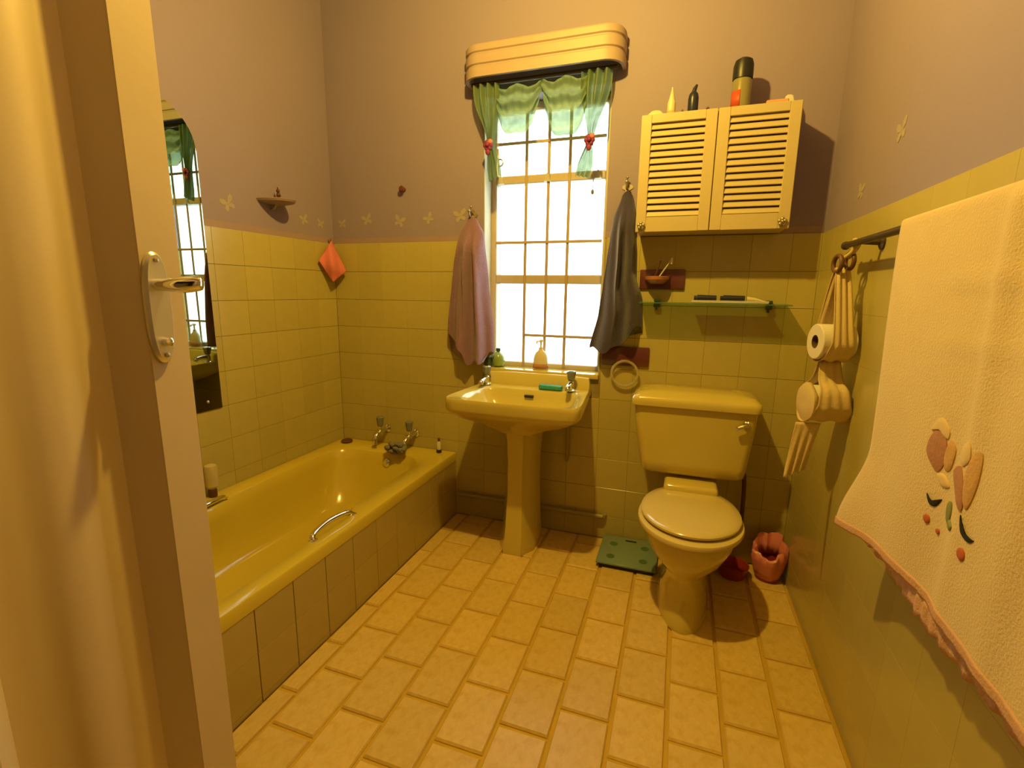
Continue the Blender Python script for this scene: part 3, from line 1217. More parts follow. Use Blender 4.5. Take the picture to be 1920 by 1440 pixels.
cis = MB()
cis.loft([crect(1.765, 2.150, -.195, -.02, .03, .464), crect(1.745, 2.168, -.208, -.012, .035, .478), crect(1.738, 2.175, -.212, -.010, .035, .52),
          crect(1.708, 2.190, -.222, -.008, .03, .70), crect(1.704, 2.193, -.224, -.008, .03, .770)])
ci = obj('cistern', cis, SUITE, toi, angle=45)
g = MB()
g.loft([crect(1.700, 2.196, -.230, -.006, .03, .764), crect(1.692, 2.204, -.240, -.006, .032, .770), crect(1.691, 2.205, -.242, -.006, .032, .790), crect(1.697, 2.200, -.236, -.006, .032, .806),
        crect(1.722, 2.178, -.208, -.010, .03, .822), crect(1.78, 2.12, -.16, -.03, .03, .829)])
obj('cistern_lid', g, SUITE, toi, angle=50)
g = MB()
g.lathe([(.014, 0), (.014, .008), (.009, .012), (.008, .022)], (2.150, -.222, .722), 16, axis='Y')
g.tube(catmull([(2.150, -.242, .722), (2.135, -.246, .716), (2.110, -.246, .704)], 4), [.008] * 8 + [.006], 10)
obj('flush_lever', g, CHROME, ci, label='chrome flush lever')
g = MB()
g.tube(catmull([(2.178, -.10, .47), (2.185, -.10, .40), (2.19, -.09, .24), (2.195, -.06, .16), (2.2, -.004, .14)], 6), .009, 10)
obj('inlet_pipe', g, BROWN, toi, label='brown inlet pipe')

# ------------------------------------------------------------------ floor things
sca = thing('bathroom_scale', (1.712, -.146, 0), 'green glass bathroom scale against the wall beside the toilet', 'scale')
g = MB()
g.box((1.588, -.268, .004), (1.836, -.024, .022), .004, 2)
obj('scale_base', g, BLACK, sca)
g = MB()
g.box((1.578, -.280, .022), (1.846, -.012, .031), .003, 2)
obj('glass_plate', g, SCALEG, sca)
for (x, y) in ((1.638, -.215), (1.786, -.215), (1.638, -.095), (1.786, -.095)):
    g = MB()
    g.lathe([(.019, 0), (.019, .0012)], (x, y, .031), 20)
    obj('foot_pad', g, SCALED, sca)
g = MB()
g.box((1.690, -.052, .031), (1.742, -.040, .0322))
obj('display', g, BLACK, sca)
for (x, y) in ((1.61, -.24), (1.81, -.24), (1.61, -.05), (1.81, -.05)):
    g = MB()
    g.lathe([(.012, 0), (.012, .006)], (x, y, 0), 12)
    obj('foot', g, BLACK, sca)

bn = thing('waste_bin', (2.312, -.105, 0), 'small pink bin lined with a crumpled bag in the corner behind the toilet', 'bin')
g = MB()
cb = (2.312, -.105, 0)
g.lathe([(.044, .002), (.048, .006), (.060, .115), (.058, .115), (.046, .010)], cb, 28, cap1=False)
obj('bin_body', g, REDP, bn)
g = MB()
rb = random.Random(9)
ph = [rb.uniform(0, 6) for _ in range(6)]


def bagr(r, h, amp, tilt):
    out = []
    for i in range(60):
        t = 2 * PI * i / 60
        w = amp * (math.sin(5 * t + ph[0]) * .5 + math.sin(9 * t + ph[1]) * .35 + math.sin(14 * t + ph[2] + h * 40) * .25)
        rr__ = r * (1 + w)
        out.append((cb[0] + rr__ * math.cos(t) * .98, cb[1] + rr__ * math.sin(t), h + tilt * math.sin(t + .4) + amp * .04 * math.sin(4 * t + ph[3])))
    return out


g.loft([bagr(.052, .022, .04, .004), bagr(.061, .055, .07, .006), bagr(.067, .095, .08, .01), bagr(.071, .120, .11, .020), bagr(.068, .150, .16, .034), bagr(.060, .160, .17, .038), bagr(.050, .13, .14, .02), bagr(.046, .09, .10, .01)], False, False)
obj('bin_bag', g, PINKB, bn, solid=.0012, label='crumpled pink bag folded over the rim')
dsh = thing('red_dish', (2.165, -.135, 0), 'dark red plastic basin on the floor behind the toilet', 'basin')
g = MB()
cd = (2.168, -.135, 0)
g.lathe([(.046, 0), (.052, .004), (.066, .055), (.068, .058), (.064, .058), (.050, .010)], cd, 28)
obj('dish_body', g, REDP, dsh)
# ------------------------------------------------------------------ louvred cabinet
cab = thing('louvred_cabinet', (1.945, -.09, 1.49), 'cream wall cabinet with two louvred doors', 'cabinet')
CX0, CX1, CZ0, CZ1, CY = 1.662, 2.228, 1.490, 1.940, -.150
g = MB()
g.box((CX0 + .004, -.001, CZ0 + .002), (CX0 + .018, CY, CZ1))
g.box((CX1 - .018, -.001, CZ0 + .002), (CX1 - .004, CY, CZ1))
g.box((CX0 + .018, -.001, CZ0 + .002), (CX1 - .018, CY, CZ0 + .016))
g.box((CX0 - .004, -.001, CZ1 - .014), (CX1 + .004, CY, CZ1))
g.box((CX0 + .018, -.001, CZ0 + .016), (CX1 - .018, -.008, CZ1 - .014))
g.box((1.938, -.008, CZ0 + .016), (1.95, CY + .02, CZ1 - .014))
obj('cabinet_body', g, CREAM, cab)
for di, (x0, x1) in enumerate(((CX0 - .002, 1.944), (1.947, CX1 + .002))):
    o0, o1 = (x0 + .040, x1 - .042) if di == 0 else (x0 + .042, x1 - .040)
    z0, z1 = CZ0 + .058, CZ1 - .033
    y0, y1 = CY - .001, CY - .021
    g = MB()
    g.box((x0, y0, CZ0), (o0, y1, CZ1 - .001), .002)
    g.box((o1, y0, CZ0), (x1, y1, CZ1 - .001), .002)
    g.box((o0, y0, CZ0), (o1, y1, z0), .001)
    g.box((o0, y0, z1), (o1, y1, CZ1 - .001), .001)
    d_ = obj('cabinet_door', g, CREAM, cab)
    N = 14
    for k in range(N):
        zc = z0 + (k + .5) * (z1 - z0) / N
        M_ = Matrix.Translation((0, (y0 + y1) / 2, zc)) @ Matrix.Rotation(math.radians(64), 4, 'X')
        g = MB()
        g.box((o0 - .002, -.0118, -.0024), (o1 + .002, .0118, .0024), .0012, 1, M=M_)
        obj('slat', g, CREAM, d_, origin=(0, (y0 + y1) / 2, zc))
    kx = x0 + .022 if di == 0 else x1 - .026
    g = MB()
    for q in range(5):
        t = q * 2 * PI / 5 + .3
        g.ball((kx + .010 * math.cos(t), y1 - .008, CZ0 + .024 + .010 * math.sin(t)), .0075, (1, .7, 1), 10, 6)
    g.ball((kx, y1 - .012, CZ0 + .024), .007, (1, 1, 1), 10, 6)
    g.lathe([(.005, 0), (.005, .008)], (kx, y1, CZ0 + .024), 10, axis='Y')
    obj('knob', g, GREYG, d_, label='tarnished flower shaped knob')

# on top of the cabinet
CT = CZ1 + .001
g = MB()
g.loft([crect(1.672, 1.742, -.125, -.075, .012, CT), crect(1.676, 1.740, -.122, -.078, .012, CT + .016), crect(1.690, 1.728, -.112, -.086, .010, CT + .030), crect(1.70, 1.716, -.104, -.094, .006, CT + .034)])
obj('tissue_pack', g, CREAMP, label='crumpled cream packet lying on the cabinet end by the window', cat='packet', origin=(1.706, -.1, CT))
c = (1.768, -.105, CT)
t = thing('nozzle_bottle', c, 'cream bottle with pointed nozzle on top of the cabinet', 'bottle')
g = MB()
g.lathe([(.014, 0), (.016, .004), (.016, .055), (.012, .066)], c, 18)
obj('bottle_body', g, CREAMP, t)
g = MB()
g.lathe([(.012, .066), (.009, .080), (.004, .100), (.003, .112)], c, 14)
obj('nozzle', g, CREAMP, t)
g = MB()
g.lathe([(.0165, .004), (.0165, .022)], c, 18, cap0=False, cap1=False)
obj('label', g, PETALO, t, solid=.0006)
c = (1.850, -.105, CT)
t = thing('navy_bottle', c, 'small navy bottle with angled tip on top of the cabinet', 'bottle')
g = MB()
g.lathe([(.018, 0), (.020, .004), (.020, .062), (.017, .078), (.009, .088)], c, 18)
obj('bottle_body', g, NAVY, t)
g = MB()
g.tube([(c[0], c[1], c[2] + .086), (c[0] + .003, c[1], c[2] + .098), (c[0] + .010, c[1], c[2] + .112)], [.009, .008, .004], 10)
obj('tip', g, NAVY, t)
c = (2.024, -.10, CT)
t = thing('tall_bottle', c, 'tall olive bottle with dark domed cap and red label on the cabinet', 'bottle')
g = MB()
g.lathe([(.032, 0), (.035, .004), (.035, .105), (.030, .118)], c, 26)
obj('bottle_body', g, AMBER, t)
g = MB()
rings = []
for h in (.006, .068):
    rings.append([(c[0] + .0356 * math.cos(a), c[1] + .0356 * math.sin(a), c[2] + h) for a in [PI * (.95 + .50 * i / 12) for i in range(13)]])
g.loft(rings, False, False, closed=False)
obj('label', g, REDL, t, solid=.0006, label='red label')
g = MB()
g.lathe([(.0362, .112), (.0368, .122), (.0362, .160), (.031, .178), (.018, .186)], c, 26)
obj('cap', g, BLACK, t, label='dark domed cap')
g = MB()
g.box((2.112, -.135, CT), (2.188, -.075, CT + .020), .003)
obj('peach_box', g, PEACHB, label='flat peach box lying on the cabinet top', cat='box', origin=(2.15, -.105, CT))
g = MB()
g.loft([crect(2.178, 2.222, -.066, -.03, .008, CT), crect(2.180, 2.221, -.064, -.032, .008, CT + .03), crect(2.186, 2.214, -.06, -.04, .006, CT + .052), crect(2.192, 2.206, -.055, -.045, .003, CT + .058)])
obj('white_packet', g, PEACHB if False else WHITEP, label='little white packet at the cabinet end by the corner', cat='packet', origin=(2.2, -.05, CT))

# ------------------------------------------------------------------ wall fittings on the back wall
tb = thing('toothbrush_holder', (1.775, 0, 1.257), 'maroon wall plate with salmon toothbrush dish under the cabinet', 'toothbrush holder')
g = MB()
g.box((1.678, -.001, 1.258), (1.872, -.012, 1.346), .005, 2)
obj('wall_plate', g, MAROON, tb)
g = MB()
rings = []
for (sx, d, z) in ((.030, .045, 1.282), (.052, .078, 1.300), (.055, .082, 1.312), (.050, .076, 1.314), (.040, .06, 1.300)):
    ring = []
    for i in range(25):
        a = PI + PI * i / 24
        ring.append((1.752 + sx * math.cos(a), -.012 + d * math.sin(a), z))
    rings.append(ring)
g.loft(rings)
obj('dish', g, PINKC, tb, label='salmon dish')
for (nm, x0, x1, mt, lab) in (('toothbrush', 1.758, 1.812, WHITEP, 'white toothbrush leaning in the salmon dish'), ('razor', 1.742, 1.768, BROWN, 'brown handled razor standing in the salmon dish')):
    t = thing(nm, (x0, -.055, 1.302), lab, nm)
    g = MB()
    zt = 1.388 if nm == 'toothbrush' else 1.385
    g.tube([(x0, -.058, 1.302), ((x0 + x1) / 2, -.06, (1.302 + zt) / 2), (x1, -.05, zt)], [.0045, .004, .003], 8, flat=.7)
    obj('handle', g, mt, t)
    g = MB()
    if nm == 'toothbrush':
        g.box((x1 - .004, -.060, zt - .022), (x1 + .004, -.051, zt + .004), .001)
    else:
        g.box((x1 - .016, -.056, zt - .003), (x1 + .016, -.046, zt + .006), .001)
    obj('bristles' if nm == 'toothbrush' else 'razor_head', g, WHITEP if nm == 'toothbrush' else GREYG, t)

sh = thing('glass_shelf', (1.985, -.06, 1.195), 'clear glass shelf on small clamps above the cistern', 'shelf')
g = MB()
g.box((1.690, -.004, 1.196), (2.285, -.122, 1.202), .0015)
obj('shelf_plate', g, SHELFG, sh)
for x in (1.760, 2.215):
    g = MB()
    g.box((x - .013, -.001, 1.178), (x + .013, -.030, 1.196), .003)
    g.box((x - .013, -.001, 1.202), (x + .013, -.024, 1.216), .003)
    g.tube([(x, -.012, 1.178), (x, -.012, 1.166)], .005, 8)
    obj('clamp', g, DGREEN, sh)
SHZ = 1.203
g = MB()
g.box((1.905, -.112, SHZ), (2.200, -.048, SHZ + .006), .002)
g.box((1.905, -.112, SHZ + .006), (2.200, -.108, SHZ + .011))
obj('white_tray', g, WHITEP, label='long white tray on the glass shelf', cat='tray', origin=(2.05, -.08, SHZ))
for (x0, x1, lab) in ((1.914, 2.003, 'navy tube lying on the tray end nearer the window'), (2.018, 2.112, 'navy tube lying in the middle of the tray')):
    t = thing('navy_tube', ((x0 + x1) / 2, -.08, SHZ + .006), lab, 'tube', 'navy tubes on the shelf')
    g = MB()
    g.tube([(x0 + .012, -.08, SHZ + .0205), (x1, -.08, SHZ + .0195)], [.0135, .0125], 14)
    obj('tube_body', g, NAVY, t)
    g = MB()
    g.tube([(x0, -.08, SHZ + .020), (x0 + .011, -.08, SHZ + .020)], .010, 14)
    obj('cap', g, BLACK, t)
t = thing('toothpaste_tube', (2.15, -.08, SHZ + .006), 'small cream tube lying beside the navy tubes on the tray', 'tube')
g = MB()
g.loft([[(2.120, -.08 + .011 * math.cos(a), SHZ + .0185 + .011 * math.sin(a)) for a in [2 * PI * i / 16 for i in range(16)]],
        [(2.155, -.08 + .012 * math.cos(a), SHZ + .0155 + .008 * math.sin(a)) for a in [2 * PI * i / 16 for i in range(16)]],
        [(2.190, -.08 + .015 * math.cos(a), SHZ + .009 + .0015 * math.sin(a)) for a in [2 * PI * i / 16 for i in range(16)]]])
obj('tube_body', g, CREAMP, t)

tr = thing('towel_ring', (1.63, 0, .90), 'maroon wall plate holding a clear towel ring beside the basin', 'towel ring')
g = MB()
g.box((1.522, -.001, .900), (1.742, -.012, .992), .005, 2)
obj('wall_plate', g, MAROON, tr)
g = MB()
g.box((1.612, -.012, .912), (1.660, -.030, .936), .005, 2)
obj('ring_boss', g, MAROON, tr)
g = MB()
g.tube([(1.636 + .060 * math.cos(a), -.026 - .006 * math.sin(a), .866 + .060 * math.sin(a)) for a in [2 * PI * i / 40 for i in range(40)]], .0062, 10, closed=True)
obj('ring', g, CLEARP, tr, label='clear acrylic ring')

# knob-like hook on the plain wall
g = MB()
g.lathe([(.012, 0), (.012, .003), (.006, .006), (.006, .014), (.014, .019), (.016, .026), (.010, .033)], (.455, TH, 1.753), 18, axis='Y')
obj('wall_peg', g, MAROON, label='round maroon peg alone on the mauve wall left of the window', cat='peg', origin=(.455, 0, 1.753))


def towel_hook(x, z, label):
    t = thing('towel_hook', (x, TH, z), label, 'hook')
    g = MB()
    pts = []
    for i in range(24):
        a = 2 * PI * i / 24
        r = .020 * (1 + .25 * math.cos(4 * a))
        pts.append((x + r * math.cos(a), TH, z + .012 + r * 1.1 * math.sin(a)))
    g.slab(pts, (0, -.004, 0))
    obj('back_plate', g, GREYG, t)
    g = MB()
    g.tube(catmull([(x, TH - .003, z + .006), (x, -.022, z + .000), (x, -.040, z + .006), (x, -.046, z + .022)], 5), .0048, 10)
    g.ball((x, -.046, z + .026), .008, (1, 1, 1), 12, 8)
    g.tube(catmull([(x, TH - .003, z + .018), (x, -.016, z + .026), (x, -.022, z + .044)], 5), .004, 10)
    g.ball((x, -.022, z + .048), .0065, (1, 1, 1), 12, 8)
    obj('prong', g, GREYG, t)


def hung_towel(name, label, mt, xc, zt, rows_, hem, pleats, amp, ph, dep):
    """a towel hooked at one point: closed folded cross-sections widening downwards. rows_: (v, xl, xr)"""
    g = MB()
    N = 80
    NV = 46
    rings = []
    for j in range(NV + 1):
        v = j / NV
        for (a, b) in zip(rows_[:-1], rows_[1:]):
            if a[0] <= v <= b[0] + 1e-9:
                t = (v - a[0]) / (b[0] - a[0])
                t = t * t * (3 - 2 * t) * .5 + t * .5
                xl = a[1] + (b[1] - a[1]) * t
                xr = a[2] + (b[2] - a[2]) * t
        d = dep * sm(0, .22, v) + .018
        ring = []
        for i in range(N):
            th = 2 * PI * i / N
            front = i < N * .62
            if front:
                s = i / (N * .62)
                prof_ = math.sin(PI * s) ** .45
                pl = math.sin(2 * PI * pleats * s + ph + 1.1 * v) + .45 * math.sin(2 * PI * (pleats * 1.7) * s + 2 * ph - 1.6 * v)
                y = -.010 - d * prof_ * (1 + amp * sm(.02, .4, v) * pl * .5)
                x = xl + (xr - xl) * s + .008 * sm(.1, .5, v) * math.sin(2 * PI * pleats * s + ph + 1.2)
                sz = s
            else:
                s = 1 - (i - N * .62) / (N * .38)
                y = -.006
                x = xl + (xr - xl) * s
                sz = s
            z = zt + (hem(sz, front) - zt) * v
            z += .02 * math.sin(PI * sz) * (1 - sm(0, .12, v))
            ring.append((x, y, z))
        rings.append(ring)
    g.loft(rings, True, True)
    return obj(name, g, mt, label=label, cat='towel', origin=(xc, -.03, zt), angle=60)


towel_hook(.848, 1.600, 'ornate metal hook holding the pink towel')
hung_towel('pink_towel', 'dusty pink bath towel hanging on a hook left of the window', PINKT, .85, 1.582,
           [(0, .822, .880), (.10, .782, .915), (.45, .750, .940), (.80, .722, .968), (1, .714, .972)],
           lambda s, f: (1.01 - .14 * sm(.05, .6, s) + .055 * sm(.68, 1.0, s) + .012 * math.sin(s * 21)) if f else (.93 - .06 * math.sin(PI * s)), 2.6, .85, .6, .052)
towel_hook(1.600, 1.692, 'ornate metal hook holding the charcoal towel')
hung_towel('charcoal_towel', 'charcoal grey towel hanging between the window and the cabinet', GREYT, 1.60, 1.662,
           [(0, 1.578, 1.628), (.14, 1.545, 1.647), (.27, 1.535, 1.651), (.40, 1.527, 1.660), (.58, 1.515, 1.664), (.75, 1.500, 1.698), (1, 1.462, 1.708)],
           lambda s, f: (.975 + .125 * sm(.40, 1.0, s) + .012 * math.sin(s * 17)) if f else (1.0 + .06 * s), 2.2, .75, 2.1, .046)

# washcloth on a hook in the corner
wc = thing('coral_washcloth', (.03, -.05, 1.28), 'coral washcloth hung by one corner in the tiled corner', 'washcloth')
A = Vector((.022, -.045, 1.502))
Bp = Vector((.016, -.148, 1.388))
Cp = Vector((.052, -.085, 1.278))
Dp = Vector((.092, -.022, 1.338))


def wfn(u, v):
    p = A * (1 - u) * (1 - v) + Bp * u * (1 - v) + Dp * (1 - u) * v + Cp * u * v
    s = math.sin(PI * u) * math.sin(PI * v)
    q = p + Vector((.030, -.030, 0)) * s + Vector((.004, -.004, 0)) * math.sin(8 * u - 6 * v)
    return q


g = MB()
g.grid(wfn, 24, 24)
obj('cloth', g, CORAL, wc, solid=.005)
g = MB()
g.tube(catmull([(0, -.04, 1.505), (.014, -.045, 1.500), (.024, -.048, 1.512)], 5), .004, 8)
obj('hook', g, GREYG, wc)

# half-round shelf with ornament on the left wall
hs = thing('corner_dish_shelf', (0, -.425, 1.64), 'little half round shelf on the mauve wall above the bath', 'shelf')
g = MB()
ycs = -.425
rings = []
for (r, z) in ((.050, 1.628), (.078, 1.636), (.082, 1.645), (.078, 1.648)):
    rings.append([(-TH + r * math.sin(a) * 1.6, ycs - r * math.cos(a), z) for a in [PI * i / 24 for i in range(25)]])
g.loft(rings)
obj('shelf_plate', g, BORDER, hs)
g = MB()
g.tube(catmull([(-TH, ycs, 1.61), (.012, ycs, 1.612), (.03, ycs, 1.632)], 5), .006, 8)
obj('bracket', g, GREYG, hs)
on = thing('little_ornament', (.03, -.41, 1.649), 'tiny dark brown ornament standing on the half round shelf', 'ornament')
g = MB()
g.lathe([(.010, 0), (.011, .003), (.005, .008), (.007, .016), (.011, .022), (.007, .032)], (.03, -.41, 1.649), 14)
obj('ornament_body', g, BROWN, on)
g = MB()
g.ball((.031, -.413, 1.690), .0085, (1, 1, 1.1), 12, 8)
g.tube([(.031, -.413, 1.694), (.034, -.418, 1.706)], [.004, .002], 8)
obj('ornament_head', g, BROWN, on)

# ------------------------------------------------------------------ right wall: rail, big towel, roll holder
RX, RZ = 2.330, 1.392
ra = thing('towel_rail', (2.36, -1.1, RZ), 'dark bronze towel rail on the yellow tiled wall', 'towel rail')
g = MB()
g.tube([(RX, -.515, RZ), (RX, -1.80, RZ)], .0095, 14)
obj('bar', g, BRONZE, ra)
for y in (-.53, -1.78):
    g = MB()
    g.ball((RX, y - (-.0 if y > -1 else 0), RZ), .013, (1, 1.2, 1), 12, 8)
    obj('finial', g, BRONZE, ra)
for y in (-.66, -1.70):
    g = MB()
    g.tube([(RX, y, RZ), (W - .004, y, RZ - .004)], .008, 10)
    g.lathe([(.020, 0), (.020, .005), (.012, .009)], (W, y, RZ - .004), 18, axis=Vector((-1, 0, 0)))
    obj('bracket', g, BRONZE, ra)

tw = thing('embroidered_towel', (2.33, -1.35, .66), 'large cream towel with an embroidered flower draped over the rail', 'towel')
TZ = RZ + .0095


HZ, IZ = .702, .654


def towel_front(s, v):
    """s: along the rail 0..1 from the far edge, v: 0 at rail .. 1 at hem"""
    cor = math.exp(-(s / .10) ** 2)
    y = -.972 - .82 * s - .058 * sm(0, .8, v) * (1 - s) + .035 * cor * sm(.7, 1, v)
    z = TZ - (TZ - HZ) * v - .018 * cor * v * v
    x = RX - .0125 - .006 * v - .007 * math.sin(s * 9 + .8) * v - .004 * math.sin(s * 21 + 3 * v) * v
    x -= .036 * cor * sm(.70, 1, v)
    # soft hanging folds and two flattened creases
    x -= .011 * math.exp(-((s - .52 + .05 * v) / .035) ** 2) * (1 - .6 * v)
    x -= .007 * math.exp(-((s - .66) / .05) ** 2)
    x -= .004 * math.exp(-((v - .17 - .05 * s) / .012) ** 2) * sm(.15, .4, s)
    x -= .003 * math.exp(-((v - .36 + .04 * s) / .014) ** 2) * sm(.2, .35, s)
    return Vector((x, y, z))


g = MB()


def towel_all(u, w):
    s = u
    if w < .44:
        t = w / .44
        v = 1 - t
        return towel_front(s, v)
    if w < .56:
        t = (w - .44) / .12
        a = PI * t
        y = -.972 - .82 * s
        return Vector((RX - .0125 * math.cos(a), y, TZ + .0125 * math.sin(a) * .6))
    t = (w - .56) / .44
    y = -.972 - .82 * s - .05 * t * (1 - s)
    z = TZ - (TZ - IZ) * t
    return Vector((min(W - .010, RX + .0125 + .006 * math.sin(s * 11) * t - .010 * t), y, z))


g.grid(towel_all, 70, 90)
obj('towel_cloth', g, CREAMT, tw, solid=.006, angle=70)
g = MB()


def hemfn(u, w):
    y = -.972 - .82 * u - .05 * (1 - u)
    p = Vector((RX + .0125 + .006 * math.sin(u * 11) - .010 - .006, y, IZ + .045 * w))
    p.x += .002 * math.sin(u * 150)
    p.z -= .004 * math.sin(u * 90) * (1 - w)
    return p


g.grid(hemfn, 140, 4)
obj('hem_border', g, HEMT, tw, solid=.003, label='pink border of the inner towel layer')


g = MB()
g.grid(lambda u, w: towel_front(u, .978 + .026 * w) - Vector((.0035, 0, .001 * math.sin(u * 120) * w)), 120, 4)
obj('hem_border', g, HEMT, tw, solid=.003, label='pink edging of the outer towel layer')


def on_towel(y, z):
    v = (TZ - z) / (TZ - HZ)
    s = (-.972 - y) / .82
    for _ in range(4):
        q = towel_front(s, v)
        s += (q.y - y) / .82
    q = towel_front(s, v)
    return q - Vector((.0045, 0, 0))


def patch(name, outl, mt, h=.0016):
    """embroidered patch: outline in (y,z), raised in the middle"""
    cy = sum(p[0] for p in outl) / len(outl)
    cz = sum(p[1] for p in outl) / len(outl)
    pts = catmull([(a, b, 0) for a, b in outl], 5, closed=True)
    rings = []
    for (k, hh) in ((1.0, -.002), (1.0, 0), (.85, h * .7), (.5, h), (.12, h * 1.1)):
        rings.append([on_towel(cy + (p.x - cy) * k, cz + (p.y - cz) * k) - Vector((hh, 0, 0)) for p in pts])
    g = MB()
    g.loft(rings, False, True)
    return obj(name, g, mt, tw)


patch('embroidered_petal', [(-1.268, .985), (-1.285, 1.005), (-1.312, .998), (-1.322, .965), (-1.306, .935), (-1.282, .945), (-1.266, .962)], PETALP)
patch('embroidered_petal', [(-1.268, 1.003), (-1.290, 1.030), (-1.318, 1.015), (-1.316, .998), (-1.290, 1.008)], PETALC)
patch('embroidered_petal', [(-1.318, .975), (-1.328, 1.0), (-1.345, .985), (-1.338, .950), (-1.322, .948)], PETALO)
patch('embroidered_petal', [(-1.350, .955), (-1.375, .968), (-1.400, .945), (-1.408, .905), (-1.385, .910), (-1.360, .930)], PETALP)
patch('embroidered_petal', [(-1.400, .960), (-1.412, 1.000), (-1.430, 1.005), (-1.432, .96), (-1.420, .915), (-1.408, .92)], PETALO)
patch('embroidered_petal', [(-1.368, 1.000), (-1.395, 1.015), (-1.405, .99), (-1.385, .972), (-1.365, .975)], PETALC)
patch('embroidered_petal', [(-1.305, .930), (-1.325, .936), (-1.345, .922), (-1.325, .915)], PETALC)
patch('embroidered_leaf', [(-1.288, .887), (-1.300, .880), (-1.318, .882), (-1.330, .893), (-1.316, .874), (-1.298, .872)], LEAFT)
patch('embroidered_leaf', [(-1.408, .898), (-1.420, .880), (-1.440, .872), (-1.452, .876), (-1.438, .866), (-1.416, .872)], LEAFT)
patch('embroidered_stem', [(-1.350, .895), (-1.362, .900), (-1.368, .880), (-1.362, .862), (-1.352, .870)], STEMT)
patch('embroidered_stem', [(-1.366, .872), (-1.384, .866), (-1.376, .856), (-1.362, .862)], STEMT)
for (y, z, r) in ((-1.299, .842, .0085), (-1.427, .840, .010), (-1.335, .835, .005)):
    patch('embroidered_dot', [(y + r * math.cos(a), z + r * math.sin(a)) for a in [i * PI / 4 for i in range(8)]], DOTT)

# cloth holder with toilet rolls, hanging from the rail end
ho = thing('toilet_roll_holder', (2.335, -.575, .66), 'cream cloth holder with wooden rings hanging from the rail end', 'roll holder')
AX = Vector((.98, .20, 0)).normalized()
PX_ = Vector((-AX.y, AX.x, 0))
HC = Vector((2.268, -.585, 0))    # face centre of the rolls in plan


def hpt(t, s, z):
    p = HC + AX * t + PX_ * s
    return Vector((p.x, p.y, z))


for (t, z) in ((.035, 1.335), (.068, 1.343)):
    g = MB()
    c = hpt(t, 0, z)
    g.tube([c + PX_ * (.024 * math.cos(a)) + Vector((0, 0, .024 * math.sin(a))) for a in [2 * PI * i / 28 for i in range(28)]], .0065, 10, closed=True)
    obj('wooden_ring', g, WOOD, ho)
g = MB()
g.tube(catmull([hpt(.05, .0, 1.352), Vector((RX + .001, -.60, 1.372)), Vector((RX, -.605, 1.3905 + .012)), Vector((RX + .012, -.61, 1.385)), hpt(.062, -.004, 1.352)], 6), .005, 8)
obj('hanging_loop', g, LINEN, ho)


def sling(ztop, zc, r, w0, w1, name):
    path_ = [(.004, ztop), (.020, ztop - .06), (r * .9, zc + .045), (r + .003, zc)]
    for i in range(1, 12):
        a = -i / 12 * PI
        path_.append(((r + .003) * math.cos(a), zc + (r + .003) * math.sin(a)))
    path_ += [(-r - .003, zc), (-r * .9, zc + .045), (-.020, ztop - .06), (-.004, ztop)]
    pc = catmull([(s, 0, z) for s, z in path_], 3)
    g = MB()
    rings = []
    for i, p in enumerate(pc):
        k = i / (len(pc) - 1)
        near = abs(k - .5) * 2
        wid = w0 + (w1 - w0) * (1 - near ** 1.6)
        ring = []
        for q in range(15):
            f = q / 14
            tt = .052 + (f - .5) * wid
            wob = .004 * math.sin(f * 19 + k * 7) * near
            ring.append(hpt(tt, p.x + wob, p.z + .003 * math.sin(f * 14 + 9 * k)))
        rings.append(ring)
    g.loft(rings, False, False, closed=False)
    obj(name, g, LINEN, ho, solid=.002, angle=70)


R1, R2_ = 1.098, .905
sling(1.322, R1, .056, .040, .088, 'sling')
sling(1.040, R2_, .057, .060, .134, 'sling')
# lace frill below
g = MB()


def frill(u, v):
    t = -.035 + .075 * u
    return hpt(t - .030 * v, -.02 - .03 * v * (1 - u) + .005 * math.sin(u * 20 + 3 * v) * v, .842 - .16 * v - .02 * (1 - u) * v + .003 * math.sin(u * 34) * v)


g.grid(frill, 40, 16)
obj('lace_frill', g, LINEN, ho, solid=.0015)


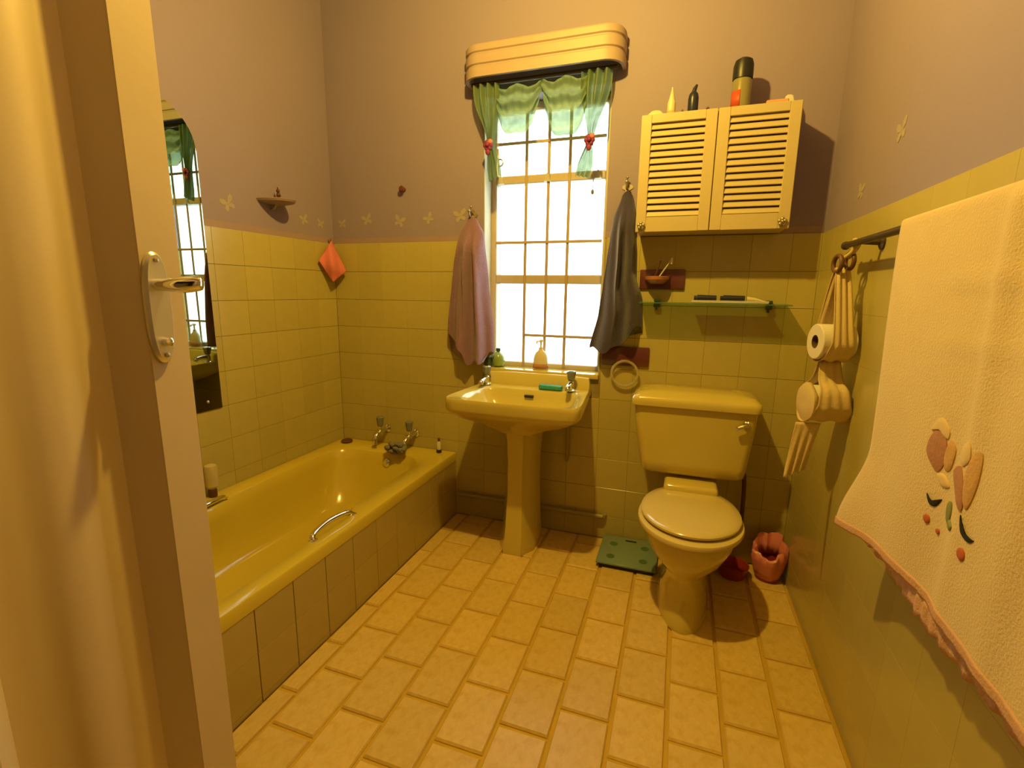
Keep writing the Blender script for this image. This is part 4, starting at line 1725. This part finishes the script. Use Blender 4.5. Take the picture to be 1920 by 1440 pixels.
def toilet_roll(z, label):
    t = thing('toilet_roll', tuple(hpt(.05, 0, z - .055)), label, 'toilet roll', 'toilet rolls in the cloth holder')
    g = MB()
    fr = hpt(0, 0, z)
    rings = []
    for (r, d) in ((.021, .0), (.053, .0), (.055, .002), (.055, .096), (.053, .098), (.021, .098)):
        ring = []
        for i in range(36):
            a = 2 * PI * i / 36
            ring.append(fr + AX * d + PX_ * (r * math.cos(a)) + Vector((0, 0, r * math.sin(a))))
        rings.append(ring)
    rings.append(rings[0])
    g.loft(rings, False, False)
    obj('paper', g, PAPER, t)
    g = MB()
    rings = []
    for (r, d) in ((.0208, -.0005), (.0208, .0985), (.0195, .0985), (.0195, -.0005)):
        rings.append([fr + AX * d + PX_ * (r * math.cos(2 * PI * i / 30)) + Vector((0, 0, r * math.sin(2 * PI * i / 30))) for i in range(30)])
    rings.append(rings[0])
    g.loft(rings, False, False)
    obj('cardboard_core', g, CARD, t)


g = MB()
rings = []
for (r, d) in ((.060, .004), (.060, -.006), (.048, -.011), (.020, -.013), (.004, -.012)):
    rings.append([hpt(d, r * math.cos(2 * PI * i / 36), R2_ + r * math.sin(2 * PI * i / 36) + .003 * math.sin(5 * 2 * PI * i / 36)) for i in range(36)])
g.loft(rings, False, True)
obj('sling_end', g, LINEN, ho, solid=.0015)
toilet_roll(R1, 'upper toilet roll showing its dark core in the cloth holder')
toilet_roll(R2_, 'lower toilet roll wrapped in the cloth holder')

# ------------------------------------------------------------------ pendant bulb (above the frame)
pl = thing('pendant_lamp', (BULB_POS[0], BULB_POS[1], H), 'bare bulb hanging from the ceiling above the bath edge', 'lamp')
bx, by, bz = BULB_POS
g = MB()
g.lathe([(.045, 0), (.045, -.012), (.015, -.02)], (bx, by, H), 20)
obj('ceiling_rose', g, WHITEP, pl)
g = MB()
g.tube([(bx, by, H - .018), (bx, by, bz + .10)], .004, 8)
obj('cord', g, WHITEP, pl)
g = MB()
g.lathe([(.012, .10), (.018, .095), (.019, .058), (.015, .052)], (bx, by, bz), 16)
obj('socket', g, WHITEP, pl)
g = MB()
g.lathe([(.013, .055), (.016, .045), (.030, .022), (.034, 0), (.030, -.020), (.018, -.032), (.004, -.037)], (bx, by, bz), 20)
obj('bulb', g, BULBG, pl)
ld = bpy.data.lights.new('bulb_light', 'POINT')
ld.energy = BULB_WATT
ld.color = BULB_COL
ld.shadow_soft_size = .028
lo = bpy.data.objects.new('bulb_light', ld)
COL.objects.link(lo)
lo.parent = pl
lo.location = Vector(BULB_POS) - Vector((bx, by, H))
